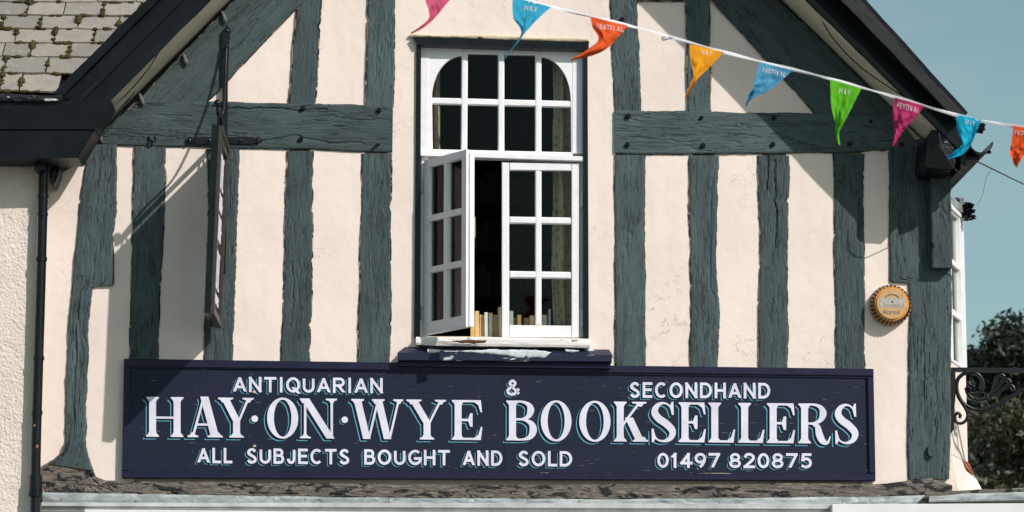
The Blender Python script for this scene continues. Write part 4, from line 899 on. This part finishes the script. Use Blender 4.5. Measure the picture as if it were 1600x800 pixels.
# its right face carries a frame and white lettering
def face_pt(s, z):
    """s 0..1 outer to inner, z 0..1 top to bottom on the right hand face"""
    return out4[1].lerp(out4[2], z) + Vector((0.0, 0.70 * s, 0))
def face_piece(s0, s1, z0_, z1_, m, th, name):
    q = [face_pt(s0, z0_), face_pt(s1, z0_), face_pt(s1, z1_), face_pt(s0, z1_)]; nx = Vector((th, 0, 0))
    v = q + [p + nx for p in q]; return mk(name, v, [(0, 1, 2, 3), (7, 6, 5, 4), (0, 4, 5, 1), (1, 5, 6, 2), (2, 6, 7, 3), (3, 7, 4, 0)], M[m], PB)
M['panel_frame'] = mat('brown grained frame', (0.035, 0.030, 0.026), .4, var=.4, varscale=30)
face_piece(0, 1, 0, .035, 'panel_frame', .028, 'frame_rail'); face_piece(0, 1, .965, 1, 'panel_frame', .024, 'frame_rail')
face_piece(0, .06, .035, .965, 'panel_frame', .022, 'frame_stile'); face_piece(.94, 1, .035, .965, 'panel_frame', .022, 'frame_stile')
face_piece(0.06, .94, .036, .07, 'panel_frame', .016, 'frame_rail')
k = 0
for (z_a, z_b, cells) in ((.10, .28, 5), (.31, .40, 6), (.43, .56, 6), (.62, .82, 5), (.85, .90, 7)):
    for i in range(cells):
        s_ = .12 + i * .78 / cells
        q = [face_pt(s_, z_a), face_pt(s_ + .045, z_a), face_pt(s_ + .045, z_b), face_pt(s_, z_b)]
        face_piece(s_, s_ + .05, z_a, z_b, 'letter', .003, 'painted_stroke')
        if i % 2 == 0: face_piece(s_ + .052, s_ + .11, z_a, z_a + .02, 'letter', .003, 'painted_stroke'); face_piece(s_ + .052, s_ + .11, z_b - .02, z_b, 'letter', .003, 'painted_stroke')
        else: face_piece(s_ + .052, s_ + .10, (z_a + z_b) / 2 - .01, (z_a + z_b) / 2 + .01, 'letter', .003, 'painted_stroke')
# ------------------------------------------------------------------ burglar alarm
c0 = P(1390, 478, 0.0); rr = 0.136
AL = empty('burglar_alarm', c0, 'round orange burglar alarm box with a cloudy plastic front on the right plaster', 'alarm')
def disc_tube(y0, y1, r0, r1, m, name, parent=AL, k=48, cx=0, cz=0):
    v, f = [], []
    for (y, r) in ((y0, r0), (y1, r1)):
        for j in range(k): a = 2 * math.pi * j / k; v.append(c0 + Vector((cx + r * math.cos(a), y, cz + r * math.sin(a))))
    f = [(j, (j + 1) % k, k + (j + 1) % k, k + j) for j in range(k)] + [tuple(reversed(range(k))), tuple(range(k, 2 * k))]
    return mk(name, v, f, M[m], parent)
disc_tube(-0.002, -0.024, rr * 1.03, rr * 1.02, 'alarm_label', 'base_plate')
disc_tube(-0.024, -0.100, rr * 0.99, rr * 0.83, 'alarm_orange', 'body', k=64)
disc_tube(-0.100, -0.112, rr * 0.765, rr * 0.745, 'alarm_cream', 'front_cover')
for j in range(30):
    a = 2 * math.pi * j / 30 + .05; ca, sa = math.cos(a), math.sin(a); tx = Vector((-sa, 0, ca)); rd_ = Vector((ca, 0, sa)); q = []
    tw = .010
    for (y, ro) in ((-0.042, rr * .965), (-0.0985, rr * .842)):
        for s_ in (-.006, .006):
            for dr in (-.006, .0055): q.append(c0 + rd_ * (ro + dr) + tx * (s_ + (tw if y < -.06 else 0)) + Vector((0, y, 0)))
    mk('slot', q, [(0, 1, 3, 2), (4, 6, 7, 5), (0, 4, 5, 1), (2, 3, 7, 6), (1, 5, 7, 3), (0, 2, 6, 4)], M['alarm_dark'], AL)
al_s = 0.00425
def al_rect(x0, y0, x1, y1, d, m, name):
    v, f = box_geo((c0.x + x0 * al_s, d, c0.z - y1 * al_s), (c0.x + x1 * al_s, d + .002, c0.z - y0 * al_s)); return mk(name, v, f, M[m], AL)
al_rect(-19, -9, 20, 6, -0.1132, 'alarm_label', 'label_strip')
v, f = sphere_geo(c0 + Vector((0.002, -.1145, .012)), .006, 8, 6); mk('screw', v, f, M['alarm_dark'], AL)
mbx = MB()
def low(word, x0, y0, h, mbuf, d):
    x = x0
    LG = {'A': [[(0, 0), (.5, 1.4)], [(.5, 1.4), (1, 0)], [(.2, .5), (.8, .5)]], 'l': [[(.3, 0), (.3, 1.4)]], 'a': [arc(.5, .45, .42, .45, 0, 360, 10), [(.92, .9), (.92, 0)]], 'r': [[(.15, 0), (.15, .9)], [(.15, .6), (.75, .9)]],
          'm': [[(.0, 0), (.0, .9)], [(.0, .75), (.5, .85), (.5, 0)], [(.5, .75), (1.0, .85), (1.0, 0)]], 's': [[(.8, .8), (.3, .9), (.2, .6), (.75, .35), (.7, .05), (.1, .08)]]}
    for ch in word:
        w = {'l': .35, 'r': .7, 'm': 1.2}.get(ch, 1.0) * h
        for s_ in LG[ch]:
            for qd in stroke_poly([(x + a * w * .82, y0 + b * h) for a, b in s_], h * .22):
                vs = [Vector((c0.x + p.x * al_s, d, c0.z + p.y * al_s)) for p in qd]; nn = (vs[1] - vs[0]).cross(vs[2] - vs[0]); mbuf.add(vs, [(0, 1, 2, 3) if nn.y < 0 else (3, 2, 1, 0)]); d -= .00002
        x += w * 1.08
low('Alarms', -15, -16.5, 5.0, mbx, -0.1136); mbx.build('lettering', M['alarm_ink'], AL)
mbx = MB()
for i in range(9):
    xx = -12 + i * 3.4; hgt = 3.5 + 1.5 * (i % 3 == 0); v, f = box_geo((c0.x + xx * al_s, -.1142, c0.z - 5 * al_s), (c0.x + (xx + 1.0) * al_s, -.1137, c0.z + (hgt - 5) * al_s)); mbx.add(v, f)
    v, f = box_geo((c0.x + (xx + 1) * al_s, -.1141, c0.z + (-4 if i % 2 else -2.2) * al_s), (c0.x + (xx + 2.4) * al_s, -.1137, c0.z + (-3.2 if i % 2 else -1.4) * al_s)); mbx.add(v, f)
mbx.build('faded_print', M['alarm_ink'], AL)
ring = [c0 + Vector((.0 + 10 * al_s * math.cos(a), -.1134, (8.5 + 6 * math.sin(a)) * al_s)) for a in [math.pi * k / 12 for k in range(13)]]
v, f = tube_geo(ring, .0035, 6); mk('faded_print', v, f, M['alarm_ink'], AL)
# ------------------------------------------------------------------ scroll bracket on the right corner
SB = empty('scroll_bracket', P(1490, 620, .04), 'black wrought iron scroll bracket reaching out from the right corner post', 'bracket')
dS = 0.04
def T2(name, pts, r, n=6, rads=None):
    path = catmull([P(x, y, dS) for x, y in pts], n); rr_ = r if rads is None else [rads[0] + (rads[1] - rads[0]) * i / (len(path) - 1) for i in range(len(path))]
    v, f = tube_geo(path, rr_, 8); return mk(name, v, f, M['iron'], SB, smooth=True)
a = P(1489, 574, dS); b = P(1730, 580, dS)
v, f = prism_geo([P(1489, 574, dS - .015), P(1760, 576, dS - .015), P(1760, 583, dS - .015), P(1489, 581, dS - .015)], Vector((0, .03, 0))); mk('top_bar', v, f, M['iron'], SB)
v, f = prism_geo([P(1486.5, 574, dS - .02), P(1493, 574, dS - .02), P(1493, 622, dS - .02), P(1491, 640, dS - .02), P(1491, 670, dS - .02), P(1487, 676, dS - .02)], Vector((0, .04, 0))); mk('wall_plate', v, f, M['iron'], SB)
T2('main_scroll', [(1740, 584), (1690, 585), (1640, 592), (1600, 608), (1584, 617), (1564.5, 629), (1545, 638), (1528, 640.6), (1514, 636), (1501.5, 626), (1495, 610), (1496, 594), (1505, 584.6), (1517, 582), (1529.5, 586), (1535.6, 598), (1534, 610), (1524, 615), (1513.7, 612.6), (1509, 605.6)], .0135)
T2('small_scroll', [(1501.5, 627.5), (1508.5, 638), (1512, 648), (1509, 657), (1501.5, 661.6), (1493.6, 659), (1491.5, 651), (1496, 645.5), (1500.6, 648.5), (1499, 653)], .0105)
T2('spur', [(1512, 640), (1516, 644), (1521, 648.5)], .01, 4, (.011, .007))
T2('leaf_stem', [(1510, 610), (1517, 620.5), (1529.5, 624), (1543.5, 621)], .0135)
T2('leaf_finger', [(1543.5, 621), (1551, 610), (1555, 599), (1558, 589), (1564, 585), (1569.5, 589)], .01, 6, (.010, .015))
T2('leaf_finger', [(1543.5, 621), (1556, 609), (1563, 599), (1569, 593.5), (1575, 593), (1579, 598)], .01, 6, (.010, .016))
T2('leaf_finger', [(1543.5, 621), (1559, 613.5), (1569, 606), (1577, 602), (1583, 605), (1584, 611)], .01, 6, (.010, .017))
T2('leaf_collar', [(1541, 615), (1545, 627)], .013, 3)
hubc = P(1517, 604.7, dS); v, f = sphere_geo(hubc, .036, 18, 12, (1, .8, 1), .5); mk('rosette', v, f, M['iron'], SB)
# ------------------------------------------------------------------ bay window on the side wall
xw = XR; 
BAY = None
A_ = Vector((xw + .002, 0.16, 0)); B_ = Vector((xw + .215, 0.74, 0)); C2 = Vector((xw + .215, 2.0, 0)); D2 = Vector((xw, 2.5, 0))
def zat(y, d, x=1500): return P(x, y, d).z
zt_b = zat(322, .16); zf = zat(572, .45); zp = zat(716, .45); zg = zat(767, .45)
def wallseg(a, b, z0_, z1_, m, name, th=.05, parent=HOUSE, a2=None, b2=None):
    a2 = a2 or a; b2 = b2 or b; dirn = (b - a).normalized(); nn = Vector((dirn.y, -dirn.x, 0))
    v = [Vector((a2.x, a2.y, z0_)), Vector((b2.x, b2.y, z0_)), Vector((b.x, b.y, z1_)), Vector((a.x, a.y, z1_))]
    vv = v + [p - nn * th for p in v]
    return mk(name, vv, [(0, 1, 2, 3), (7, 6, 5, 4), (0, 4, 5, 1), (1, 5, 6, 2), (2, 6, 7, 3), (3, 7, 4, 0)], M[m], parent)
BAY = wallseg(A_, B_, zp, zf, 'plaster', 'bay_window'); BAY['label'] = 'narrow white bay window on the right side wall'
wallseg(B_, C2, zp, zf, 'plaster', 'bay_wall', parent=BAY); wallseg(C2, D2, zp, zf, 'plaster', 'bay_wall', parent=BAY)
fl = Vector((.135, 0, 0)); A3 = A_ + Vector((0.05, -.04, 0)); B3 = B_ + Vector((.17, -.06, 0)); C3 = C2 + Vector((.17, .06, 0)); D3 = D2 + Vector((0.0, .1, 0))
wallseg(A_, B_, zg - .15, zp - .004, 'plaster', 'bay_skirt', parent=BAY, a2=A3, b2=B3); wallseg(B_, C2, zg - .15, zp - .004, 'plaster', 'bay_skirt', parent=BAY, a2=B3, b2=C3)
# bare brick patch where the skirt render has fallen off
dv = (B_ - A_).normalized(); nb = Vector((dv.y, -dv.x, 0))
def on_skirt(u, z, off=0.006):
    t = (zp - .004 - z) / (zp - .004 - (zg - .15)); p = (A_.lerp(B_, u)).lerp(A3.lerp(B3, u), t); return Vector((p.x, p.y, z)) + nb * off
hp = zp - .006
v = [on_skirt(.62, hp - .0), on_skirt(1.0, hp), on_skirt(1.0, hp - .075), on_skirt(.9, hp - .085), on_skirt(.82, hp - .06), on_skirt(.72, hp - .045)]
v2, f2 = prism_geo(v, -nb * .01); mk('brick_patch', v2, f2, M['brick'], BAY)
def bay_box(a, b, u0, u1, z0_, z1_, pr, th, m, name):
    dirn = (b - a).normalized(); nn = Vector((dirn.y, -dirn.x, 0)); p0 = a.lerp(b, u0); p1 = a.lerp(b, u1)
    v = [Vector((p0.x, p0.y, z0_)), Vector((p1.x, p1.y, z0_)), Vector((p1.x, p1.y, z1_)), Vector((p0.x, p0.y, z1_))]; v = [p + nn * pr for p in v]; vv = v + [p - nn * th for p in v]
    return mk(name, vv, [(0, 1, 2, 3), (7, 6, 5, 4), (0, 4, 5, 1), (1, 5, 6, 2), (2, 6, 7, 3), (3, 7, 4, 0)], M[m], BAY)
rows = [(zat(410, .45), zat(337, .45)), (zat(488, .45), zat(418, .45)), (zat(567, .45), zat(497, .45))]
ztop = zt_b
for a, b in ((A_, B_), (B_, C2), (C2, D2)):
    n_ = 1 if (b - a).length < .9 else 3
    bay_box(a, b, 0, .17 / n_, zf + .002, ztop, .01, .05, 'white', 'stile'); bay_box(a, b, 1 - .28 / n_, 1, zf + .002, ztop, .0105, .05, 'white', 'stile')
    bay_box(a, b, 0, 1, ztop, ztop + .03, .02, .06, 'white', 'head')
    zz = [zf + .002, rows[2][0], rows[2][1], rows[1][0], rows[1][1], rows[0][0], rows[0][1], ztop - .002]
    for k in (0, 2, 4, 6): bay_box(a, b, .16 / n_, 1 - .27 / n_, zz[k], zz[k + 1], .006, .04, 'white', 'rail')
    for k in (1, 3, 5): bay_box(a, b, .15 / n_, 1 - .25 / n_, zz[k], zz[k + 1], -.015, .004, 'glass', 'pane')
    bay_box(a, b, .02, .98, zz[0], ztop - .01, -.10, .01, 'soffit', 'blind')
# leaded cap slabs over the bay
cp = [(A_.x, A_.y - .04), (B_.x + .03, B_.y - .03), (C2.x + .03, C2.y), (D2.x, D2.y + .04)]
v, f = prism_geo([Vector((x, y, ztop + .032)) for x, y in cp], Vector((0, 0, .05))); mk('bay_roof', v, f, M['lead'], BAY)
for (x, y, r, sc) in ((1500, 318, .050, (.8, 1.2, .8)), (1510, 322, .050, (1, 1.2, .45)), (1513, 331, .045, (1, 1.2, .45)), (1515, 340, .042, (1, 1.2, .45))):
    v, f = sphere_geo(P(x, y, .62), r, 14, 10, sc, 1.0); mk('lead_fold', v, f, M['black' if x > 1505 else 'lead'], BAY)
# ------------------------------------------------------------------ rendered neighbour on the left
NB = empty('rendered_house', P(-200, 780, .2), 'neighbouring house at the left with rough cream render under a mossy stone slate roof', 'building')
panel([(-420, 150), (62, 150), (48, 830), (-440, 830)], -0.20, 'render', 0.006, 'wall', NB, 5, .03)
xa = P(-420, 400, .05).x; v, f = box_geo((xa, -.165, .12), (P(50, 760, 0).x - .02, 7, P(60, 150, .05).z)); mk('wall_core', v, f, M['render'], NB)
# box eave
ed = -0.50
pprism('eave_box', [(-420, 203), (148, 203.5), (122, 247), (-420, 247)], ed, 0.30, 'black_board', NB)
pprism('fascia_board', [(-420, 152), (174, 158), (149, 202), (-420, 201.6)], ed - .012, 0.30, 'black_board', NB)
slab('eave_flashing', [(-100, 145), (0, 146), (60, 148), (97, 148)], [(-100, 152), (0, 157), (60, 158), (97, 156)], ed - .045, .05, 'ledge_navy', NB, 1.2, .004, 2.5).data.materials[0] = peel('black flashing with white flakes', (.014, .017, .02), (.6, .62, .62), .60, .62, (9, 9, 25))
# slates: courses on a plane rising away from the eave
pitch = R(42); e0 = P(0, 147, ed - .03); ex = Vector((1, 0, 0)); es = Vector((0, math.cos(pitch), math.sin(pitch))); en = Vector((0, -math.sin(pitch), math.cos(pitch)))
def on_roof(px, py):
    d = Q @ Vector(((px - 800) / FPX, (400 - py) / FPX, -1.0)); t = (e0 - CAM).dot(en) / d.dot(en); p = CAM + d * t; return (p - e0).dot(ex), (p - e0).dot(es)
ycs = [146, 118, 92, 70, 48, 27, 6]; vs_ = [on_roof(50, y)[1] for y in ycs]; step = vs_[-1] - vs_[-2]
while len(vs_) < 24: vs_.append(vs_[-1] + step)
v = [e0 + ex * -3 + es * 0 - en * .03, e0 + ex * .44 - en * .03, e0 + ex * 3.4 + es * 5 - en * .03, e0 + ex * -3 + es * 5 - en * .03]
vv, ff = prism_geo(v, -en * .05); mk('roof_deck', vv, ff, M['black_board'], NB)
nslate = 0; joints = []; rnd = random.Random(3)
offs_px = {0: [2, 33, 94], 1: [8, 74], 2: [6, 49, 109], 3: [25, 86, 148], 4: [5, 64, 123, 186], 5: [44, 101, 162, 221], 6: [20, 80, 140, 200, 260]}
for r in range(22):
    v0, v1 = vs_[r], vs_[r + 1]; ym = (ycs[r] + ycs[r + 1]) / 2 if r < 6 else 0
    if r < 6:
        js = [on_roof(x, ym)[0] for x in offs_px[r]]; w = .262
        while js[0] > -1.6: js.insert(0, js[0] - w)
        while js[-1] < 1.0 + r * .12: js.append(js[-1] + w)
    else:
        o_ = -1.6 + (r % 2) * .13 + rnd.uniform(-.03, .03); js = [o_ + .262 * k + rnd.uniform(-.01, .01) for k in range(14)]
    for a, b in zip(js, js[1:]):
        lim = .50 + v0 * .62
        lim = .33 + v0 * .66
        if a > lim: continue
        b = min(b, lim + .10)
        if b - a < .03: continue
        g = .0052; tilt = rnd.uniform(-.004, .004); lift = .020 + rnd.uniform(0, .005)
        pts = []
        n_ = 5
        for k in range(n_ + 1): pts.append((a + g + (b - a - 2 * g) * k / n_, v0 + rnd.uniform(-.004, .003) + (0.008 if k in (0, n_) else 0)))
        pts += [(b - g, v1 + .05), (a + g, v1 + .05)]
        vt = [e0 + ex * x + es * y + en * (lift + tilt * (x - a) / .26 - (.016 if y > v1 else 0)) for x, y in pts]
        vv, ff = prism_geo(vt, -en * .014); mk('slate', vv, ff, M['slate'], NB); nslate += 1
        if r < 8: joints.append((a, v0, v1))
moss = MB()
for r in range(8):
    for k in range(60):
        if rnd.random() < .34:
            x = -1.5 + (1.98 + vs_[r] * .6) * rnd.random(); q = rnd.uniform(.008, .020) * (1.6 if rnd.random() < .1 else 1)
            v, f = sphere_geo(e0 + ex * x + es * (vs_[r] - .003) + en * .016, q, 7, 5, (1.9, .9, .7), .9); moss.add(v, f)
for (a, v0, v1) in joints:
    if rnd.random() < .85:
        for k in range(rnd.randint(4, 8)):
            q = rnd.uniform(.011, .026); t = rnd.random() ** .8
            v, f = sphere_geo(e0 + ex * (a + rnd.uniform(-.006, .006)) + es * (v0 + (v1 - v0) * t) + en * .018, q, 7, 5, (.95, 1.3, .7), .9); moss.add(v, f)
mo = moss.build('moss', M['moss'], NB, smooth=True); mo['kind'] = 'stuff'
# downpipe
path = catmull([P(70, 240, -.27), P(69, 260, -.27), P(67, 330, -.27), P(63.5, 460, -.27), P(57.8, 650, -.27), P(55.5, 760, -.27), P(54.5, 860, -.27)], 4)
bot = Vector((path[-1].x, -.27, .14)); path.append(bot)
v, f = tube_geo(path, .031, 16); DP = mk('downpipe', v, f, M['black'], NB, smooth=True)
for (x, y, h, r) in ((67.6, 307, 3, .036), (66.7, 335, 2.5, .035), (64.8, 405, 3, .037), (60.7, 560, 3, .036), (58, 645, 3, .036), (56, 755, 12, .041), (55.5, 772, 4, .045)):
    v, f = tube_geo([P(x, y - h, -.27), P(x, y + h, -.27)], r, 16); mk('pipe_collar', v, f, M['black'], DP)
for (x, y) in ((54, 665), (58, 697)):
    v, f = sphere_geo(P(x, y, -.299), .008, 8, 6, (1, .5, 1.2), .6); mk('rust_patch', v, f, M['brick'], DP)
v, f = box_geo((P(62, 0, -.3).x, -.36, P(70, 268, -.3).z), (P(80, 0, -.3).x, -.20, P(70, 240, -.3).z)); mk('hopper', v, f, M['black'], DP)
slab('pipe_bracket', [(80, 246), (78, 270), (78, 284)], [(94, 246), (92, 268), (84, 290)], -.20, .19, 'black', NB, 1.6, .006)
pprism('loose_slate', [(86, 248), (98, 236), (110, 240), (104, 245), (98, 243)], -.46, .02, 'slate', NB)
# ------------------------------------------------------------------ bunting
BU = empty('bunting', P(1200, 105, -5.0), 'string of small coloured pennants on white tape crossing in front of the gable', 'bunting')
CP = [(560, -70), (700, -28), (820, 0), (900, 20), (998, 44), (1100, 73), (1200, 99), (1300, 124), (1400, 152), (1500, 181), (1600, 199.5), (1720, 216), (1900, 232)]
def depth(x): return -5.0 - 0.25 * math.sin(x * .004)
cpath = catmull([P(x, y, depth(x)) for x, y in CP], 8)
v, f = [], []
for i, p in enumerate(cpath):
    w = .0072 + .0022 * math.sin(i * .9); tw = .004 * math.sin(i * .45)
    v += [p + Vector((0, tw, w)), p + Vector((0, -tw - .0015, w * .2)), p + Vector((0, -tw, -w)), p + Vector((0, tw + .0015, -w * .2))]
n = len(cpath); f = [(i * 4 + j, i * 4 + (j + 1) % 4, i * 4 + 4 + (j + 1) % 4, i * 4 + 4 + j) for i in range(n - 1) for j in range(4)] + [(3, 2, 1, 0), (n * 4 - 4, n * 4 - 3, n * 4 - 2, n * 4 - 1)]
mk('tape', v, f, M['cord'], BU)
v, f = tube_geo(catmull([P(1051, 59, depth(1050)), P(1043, 61, depth(1050) - .01), P(1036, 62.5, depth(1050)), P(1036, 58.5, depth(1050)), P(1048, 58, depth(1050))]), .0035, 6); mk('knot', v, f, M['steel'], BU)
def cloth(name, c):
    m = mat(name, c, .8, spec=.15); n_ = m.node_tree.nodes; l = m.node_tree.links; b = n_['Principled BSDF']
    t = NT(m); o = t.tc('Object'); nz = t.bump(t.noise(o, 26, 4, .6), .35, .01); nz = t.bump(t.noise(o, 400, 2), .2, .001, nz); l.new(nz, b.inputs['Normal'])
    tr = n_.new('ShaderNodeBsdfTranslucent'); tr.inputs[0].default_value = (*c, 1); mx = n_.new('ShaderNodeMixShader'); mx.inputs[0].default_value = .36
    l.new(b.outputs[0], mx.inputs[1]); l.new(tr.outputs[0], mx.inputs[2]); l.new(mx.outputs[0], n_['Material Output'].inputs[0]); return m
CC = {'pink': (.72, .13, .25), 'blue': (.05, .42, .62), 'orange': (.85, .13, .03), 'yellow': (.90, .42, .02), 'sky': (.10, .38, .58), 'green': (.16, .58, .03), 'magenta': (.58, .05, .19), 'cyan': (.02, .52, .74)}
PEN = [('pink', [(664, -40), (665, 0), (670, 16), (668, 32), (641, 52)], [(728, -24), (703, 0), (683, 24), (664, 42), (643, 53)], '', None, 'pink pennant cut by the top edge of the view'),
       ('blue', [(801, -5), (801.6, 26), (812, 43), (812.5, 57), (788, 90)], [(861, 11), (841, 29), (824, 47), (814, 60), (789.5, 92)], 'HAY', (819,15.5,839,19,8), 'light blue pennant over the window head'),
       ('orange', [(922.6, 26), (926, 43), (935, 62), (915, 79), (891, 93.5)], [(981, 40), (966, 58), (948, 76), (928, 86), (892, 95)], 'FESTIVAL', (931,44.5,974,50,8), 'orange pennant right of the window head'),
       ('yellow', [(1077.5, 69), (1079, 95), (1084, 115), (1077, 135), (1070.5, 152)], [(1131, 81.5), (1112, 102), (1092, 121), (1080, 139), (1073, 152.5)], 'HAY', (1094,83.5,1112,88,7), 'yellow pennant'),
       ('sky', [(1187.5, 97), (1180, 122), (1177, 136), (1169, 150), (1164.5, 165)], [(1239, 110), (1221, 125), (1199, 143), (1176, 154), (1166, 167)], 'FESTIVAL', (1191,112,1227,120.5,7), 'pale blue pennant'),
       ('green', [(1297, 124), (1299, 165), (1305, 192), (1306, 208), (1309, 224)], [(1346, 138), (1332, 166), (1317, 195), (1311, 208), (1313, 227)], 'HAY', (1310,145,1328,149.5,8), 'lime green pennant'),
       ('magenta', [(1398, 152.5), (1395, 178), (1396, 196), (1397, 212), (1394, 227)], [(1444, 165), (1432, 182), (1416, 200), (1406, 213), (1400, 229)], 'FESTIVAL', (1401,167.5,1435,176.5,8), 'magenta pennant'),
       ('cyan', [(1494, 178), (1496, 203), (1504, 224), (1494, 234), (1480, 245)], [(1534, 187), (1526, 205), (1517, 226), (1504, 241), (1482, 249)], 'HAY', (1508,193,1523,196.5,7), 'turquoise pennant near the eave'),
       ('orange', [(1584, 196), (1580, 225), (1578, 238), (1582, 250), (1586, 260)], [(1634, 205), (1616, 225), (1602, 240), (1595, 250), (1589, 262)], 'FESTIVAL', (1585,209.5,1622,215,7), 'orange pennant at the right edge of the view')]
TH = .12
text_m = mat('faded white print', (.80, .66, .66), .8); cm_ = {k: cloth(k + ' cotton', c) for k, c in CC.items()}
LW = {'H': .85, 'A': .95, 'Y': .9, 'F': .72, 'E': .78, 'S': .66, 'T': .8, 'I': .36, 'V': .9, 'L': .74}
for pi, (colr, Lp, Rp, word, tx, lab) in enumerate(PEN):
    n_, k_ = 36, 16
    La = [Vector((p.x, p.y)) for p in catmull([Vector((*p, 0)) for p in Lp], 9)]; Ra = [Vector((p.x, p.y)) for p in catmull([Vector((*p, 0)) for p in Rp], 9)]
    n_ = len(La) - 1
    def pt(u, t, pi=pi, La=La, Ra=Ra, n_=n_):
        s = t * n_; i = min(int(s), n_ - 1); q = s - i; l = La[i].lerp(La[i + 1], q); r = Ra[i].lerp(Ra[i + 1], q); p = l.lerp(r, u)
        wv = .024 * t ** .7 * math.sin(u * 5.2 + t * 3.5 + pi * 1.7) + .010 * t * math.sin(t * 9 + pi) + .012 * min(1, t * 4) * fbm(u * 3.5 + t * 3, t * 6 - u * 3, pi, 4) + .0035 * abs(fbm(u * 9 + t * 7, t * 3, pi + 5, 2))
        return p, depth(p.x) - wv - .004
    vs = []; uvl = []
    for i in range(n_ + 1):
        for j in range(k_ + 1):
            p, d = pt(j / k_, i / n_); vs.append(P(p.x, p.y, d)); uvl.append((p, d))
    fs = [(i * (k_ + 1) + j, (i + 1) * (k_ + 1) + j, (i + 1) * (k_ + 1) + j + 1, i * (k_ + 1) + j + 1) for i in range(n_) for j in range(k_)]
    nv = len(vs); back = [p + Vector((0, .0009, 0)) for p in vs]
    fb_ = [tuple(reversed([q + nv for q in g])) for g in fs]
    pen = mk('pennant', vs + back, fs + fb_, cm_[colr], BU, smooth=True, label=lab)
    if word:
        tot = sum(LW[c] for c in word) + .14 * (len(word) - 1); bx0, by0, bx1, by1, hh_ = tx; e1_ = Vector((bx1 - bx0, by1 - by0)); x = 0; tb = MB()
        dn = Vector((-e1_.y, e1_.x)).normalized()
        for ch in word:
            for kk, pc in enumerate(roman(ch, LW[ch])):
                for pg in pc:
                    if len(pg) == 8: continue
                    q = []
                    for p in pg:
                        pp = Vector((bx0, by0)) + e1_ * ((x + p.x) / tot) - dn * (p.y * hh_)
                        # the cloth's own depth under this point
                        best = min(range(len(uvl)), key=lambda z: (uvl[z][0] - pp).length_squared); q.append(P(pp.x, pp.y, uvl[best][1] - .0035 - kk * .0001))
                    nn = Vector((0, 0, 0))
                    for z in range(len(q)): nn += q[z].cross(q[(z + 1) % len(q)])
                    tb.add(q, [tuple(range(len(q))) if nn.y < 0 else tuple(reversed(range(len(q))))])
            x += LW[ch] + .14
        tb.build('lettering', text_m, pen)
# ------------------------------------------------------------------ overhead cable
cab = [P(1500, 240, .5), P(1530, 254, 1), P(1565, 271, 2), P(1600, 288, 3.5), P(1700, 334, 8)]
CB = empty('overhead_cable', cab[0], 'thin dark cable running out from the right eave across the sky', 'cable')
v, f = tube_geo(catmull(cab), .0055, 6); mk('cable', v, f, M['cable'], CB)
v, f = tube_geo(catmull([P(1551, 264.5, 1.6), P(1542, 275, 1.6), P(1538, 292, 1.6), P(1535, 305, 1.6), P(1527, 321, 1.6)]), .0022, 5); mk('loose_end', v, f, M['steel'], CB)
# ------------------------------------------------------------------ trees beyond
def tree(pxc, pytop, d, rad, hgt_c, label, leafm, seed, nl=14000, lf=.16):
    rg = random.Random(seed); top = P(pxc, pytop, d); base = Vector((top.x, d, 0)); H = top.z
    root = empty('tree', base, label, 'tree', 'trees beyond the house')
    mbt = MB(); v, f = tube_geo([base, base + Vector((.1, 0, H * .3)), base + Vector((-.1, .1, H * .6)), base + Vector((0, 0, H * .9))], [.28, .22, .13, .03], 10); mbt.add(v, f)
    clumps = []
    for k in range(70):
        a = rg.uniform(0, 6.283); zz = rg.uniform(.18, .97); env = math.sin(min(1, (zz - .08) / .5) * math.pi / 2) * math.sqrt(max(0, 1 - max(0, (zz - .55) / .47) ** 2))
        rr_ = rad * env * rg.uniform(.35, 1.0); clumps.append((base + Vector((math.cos(a) * rr_, math.sin(a) * rr_, H * zz)), rg.uniform(.35, .85) * rad * .33))
    clumps.append((Vector((top.x, d, H - .45)), .45)); clumps.append((Vector((top.x - .5, d, H - 1.0)), .6)); clumps.append((Vector((top.x + .5, d, H - .9)), .6))
    for c, r in clumps[::3]:
        p = base + Vector((0, 0, max(.8, (c.z) * .55))); mid_ = p.lerp(c, .5) + Vector((0, 0, .2)); v, f = tube_geo([p, mid_, c], [.08, .05, .015], 5); mbt.add(v, f)
    mbt.build('trunk', M['bark'], root)
    vs, fs = [], []
    per = nl // len(clumps)
    for c, r in clumps:
        for k in range(per):
            q = Vector((rg.gauss(0, 1), rg.gauss(0, 1), rg.gauss(0, .8))); q = q.normalized() * r * (rg.random() ** .45) * (1 + .3 * noise.noise(q))
            p = c + q; a = Vector((rg.gauss(0, 1), rg.gauss(0, 1), rg.gauss(0, 1))).normalized(); b = a.cross(Vector((rg.gauss(0, 1), rg.gauss(0, 1), rg.gauss(0, 1)))).normalized(); s = lf * rg.uniform(.5, 1.0)
            i0 = len(vs); vs += [p - a * s, p + b * s * .42, p + a * s, p - b * s * .42]; fs.append((i0, i0 + 1, i0 + 2, i0 + 3))
    mk('crown', vs, fs, M[leafm], root)
tree(1592, 500, 24, 2.6, 0, 'dark green tree rising highest at the right edge of the view', 'leaf', 11, 60000, .085)
tree(1536, 548, 27, 2.4, 0, 'dark green tree with a lower top beside the bay window', 'leaf', 5, 60000, .085)
tree(1648, 640, 16, 1.7, 0, 'smaller yellowing tree in front of the dark ones at the lower right', 'leaf_yellow', 9, 40000, .07)
tree(1690, 560, 30, 3.2, 0, 'broad dark tree behind the yellowing one', 'leaf', 21, 40000, .12)
print('objects', len(bpy.data.objects), 'slates', nslate)
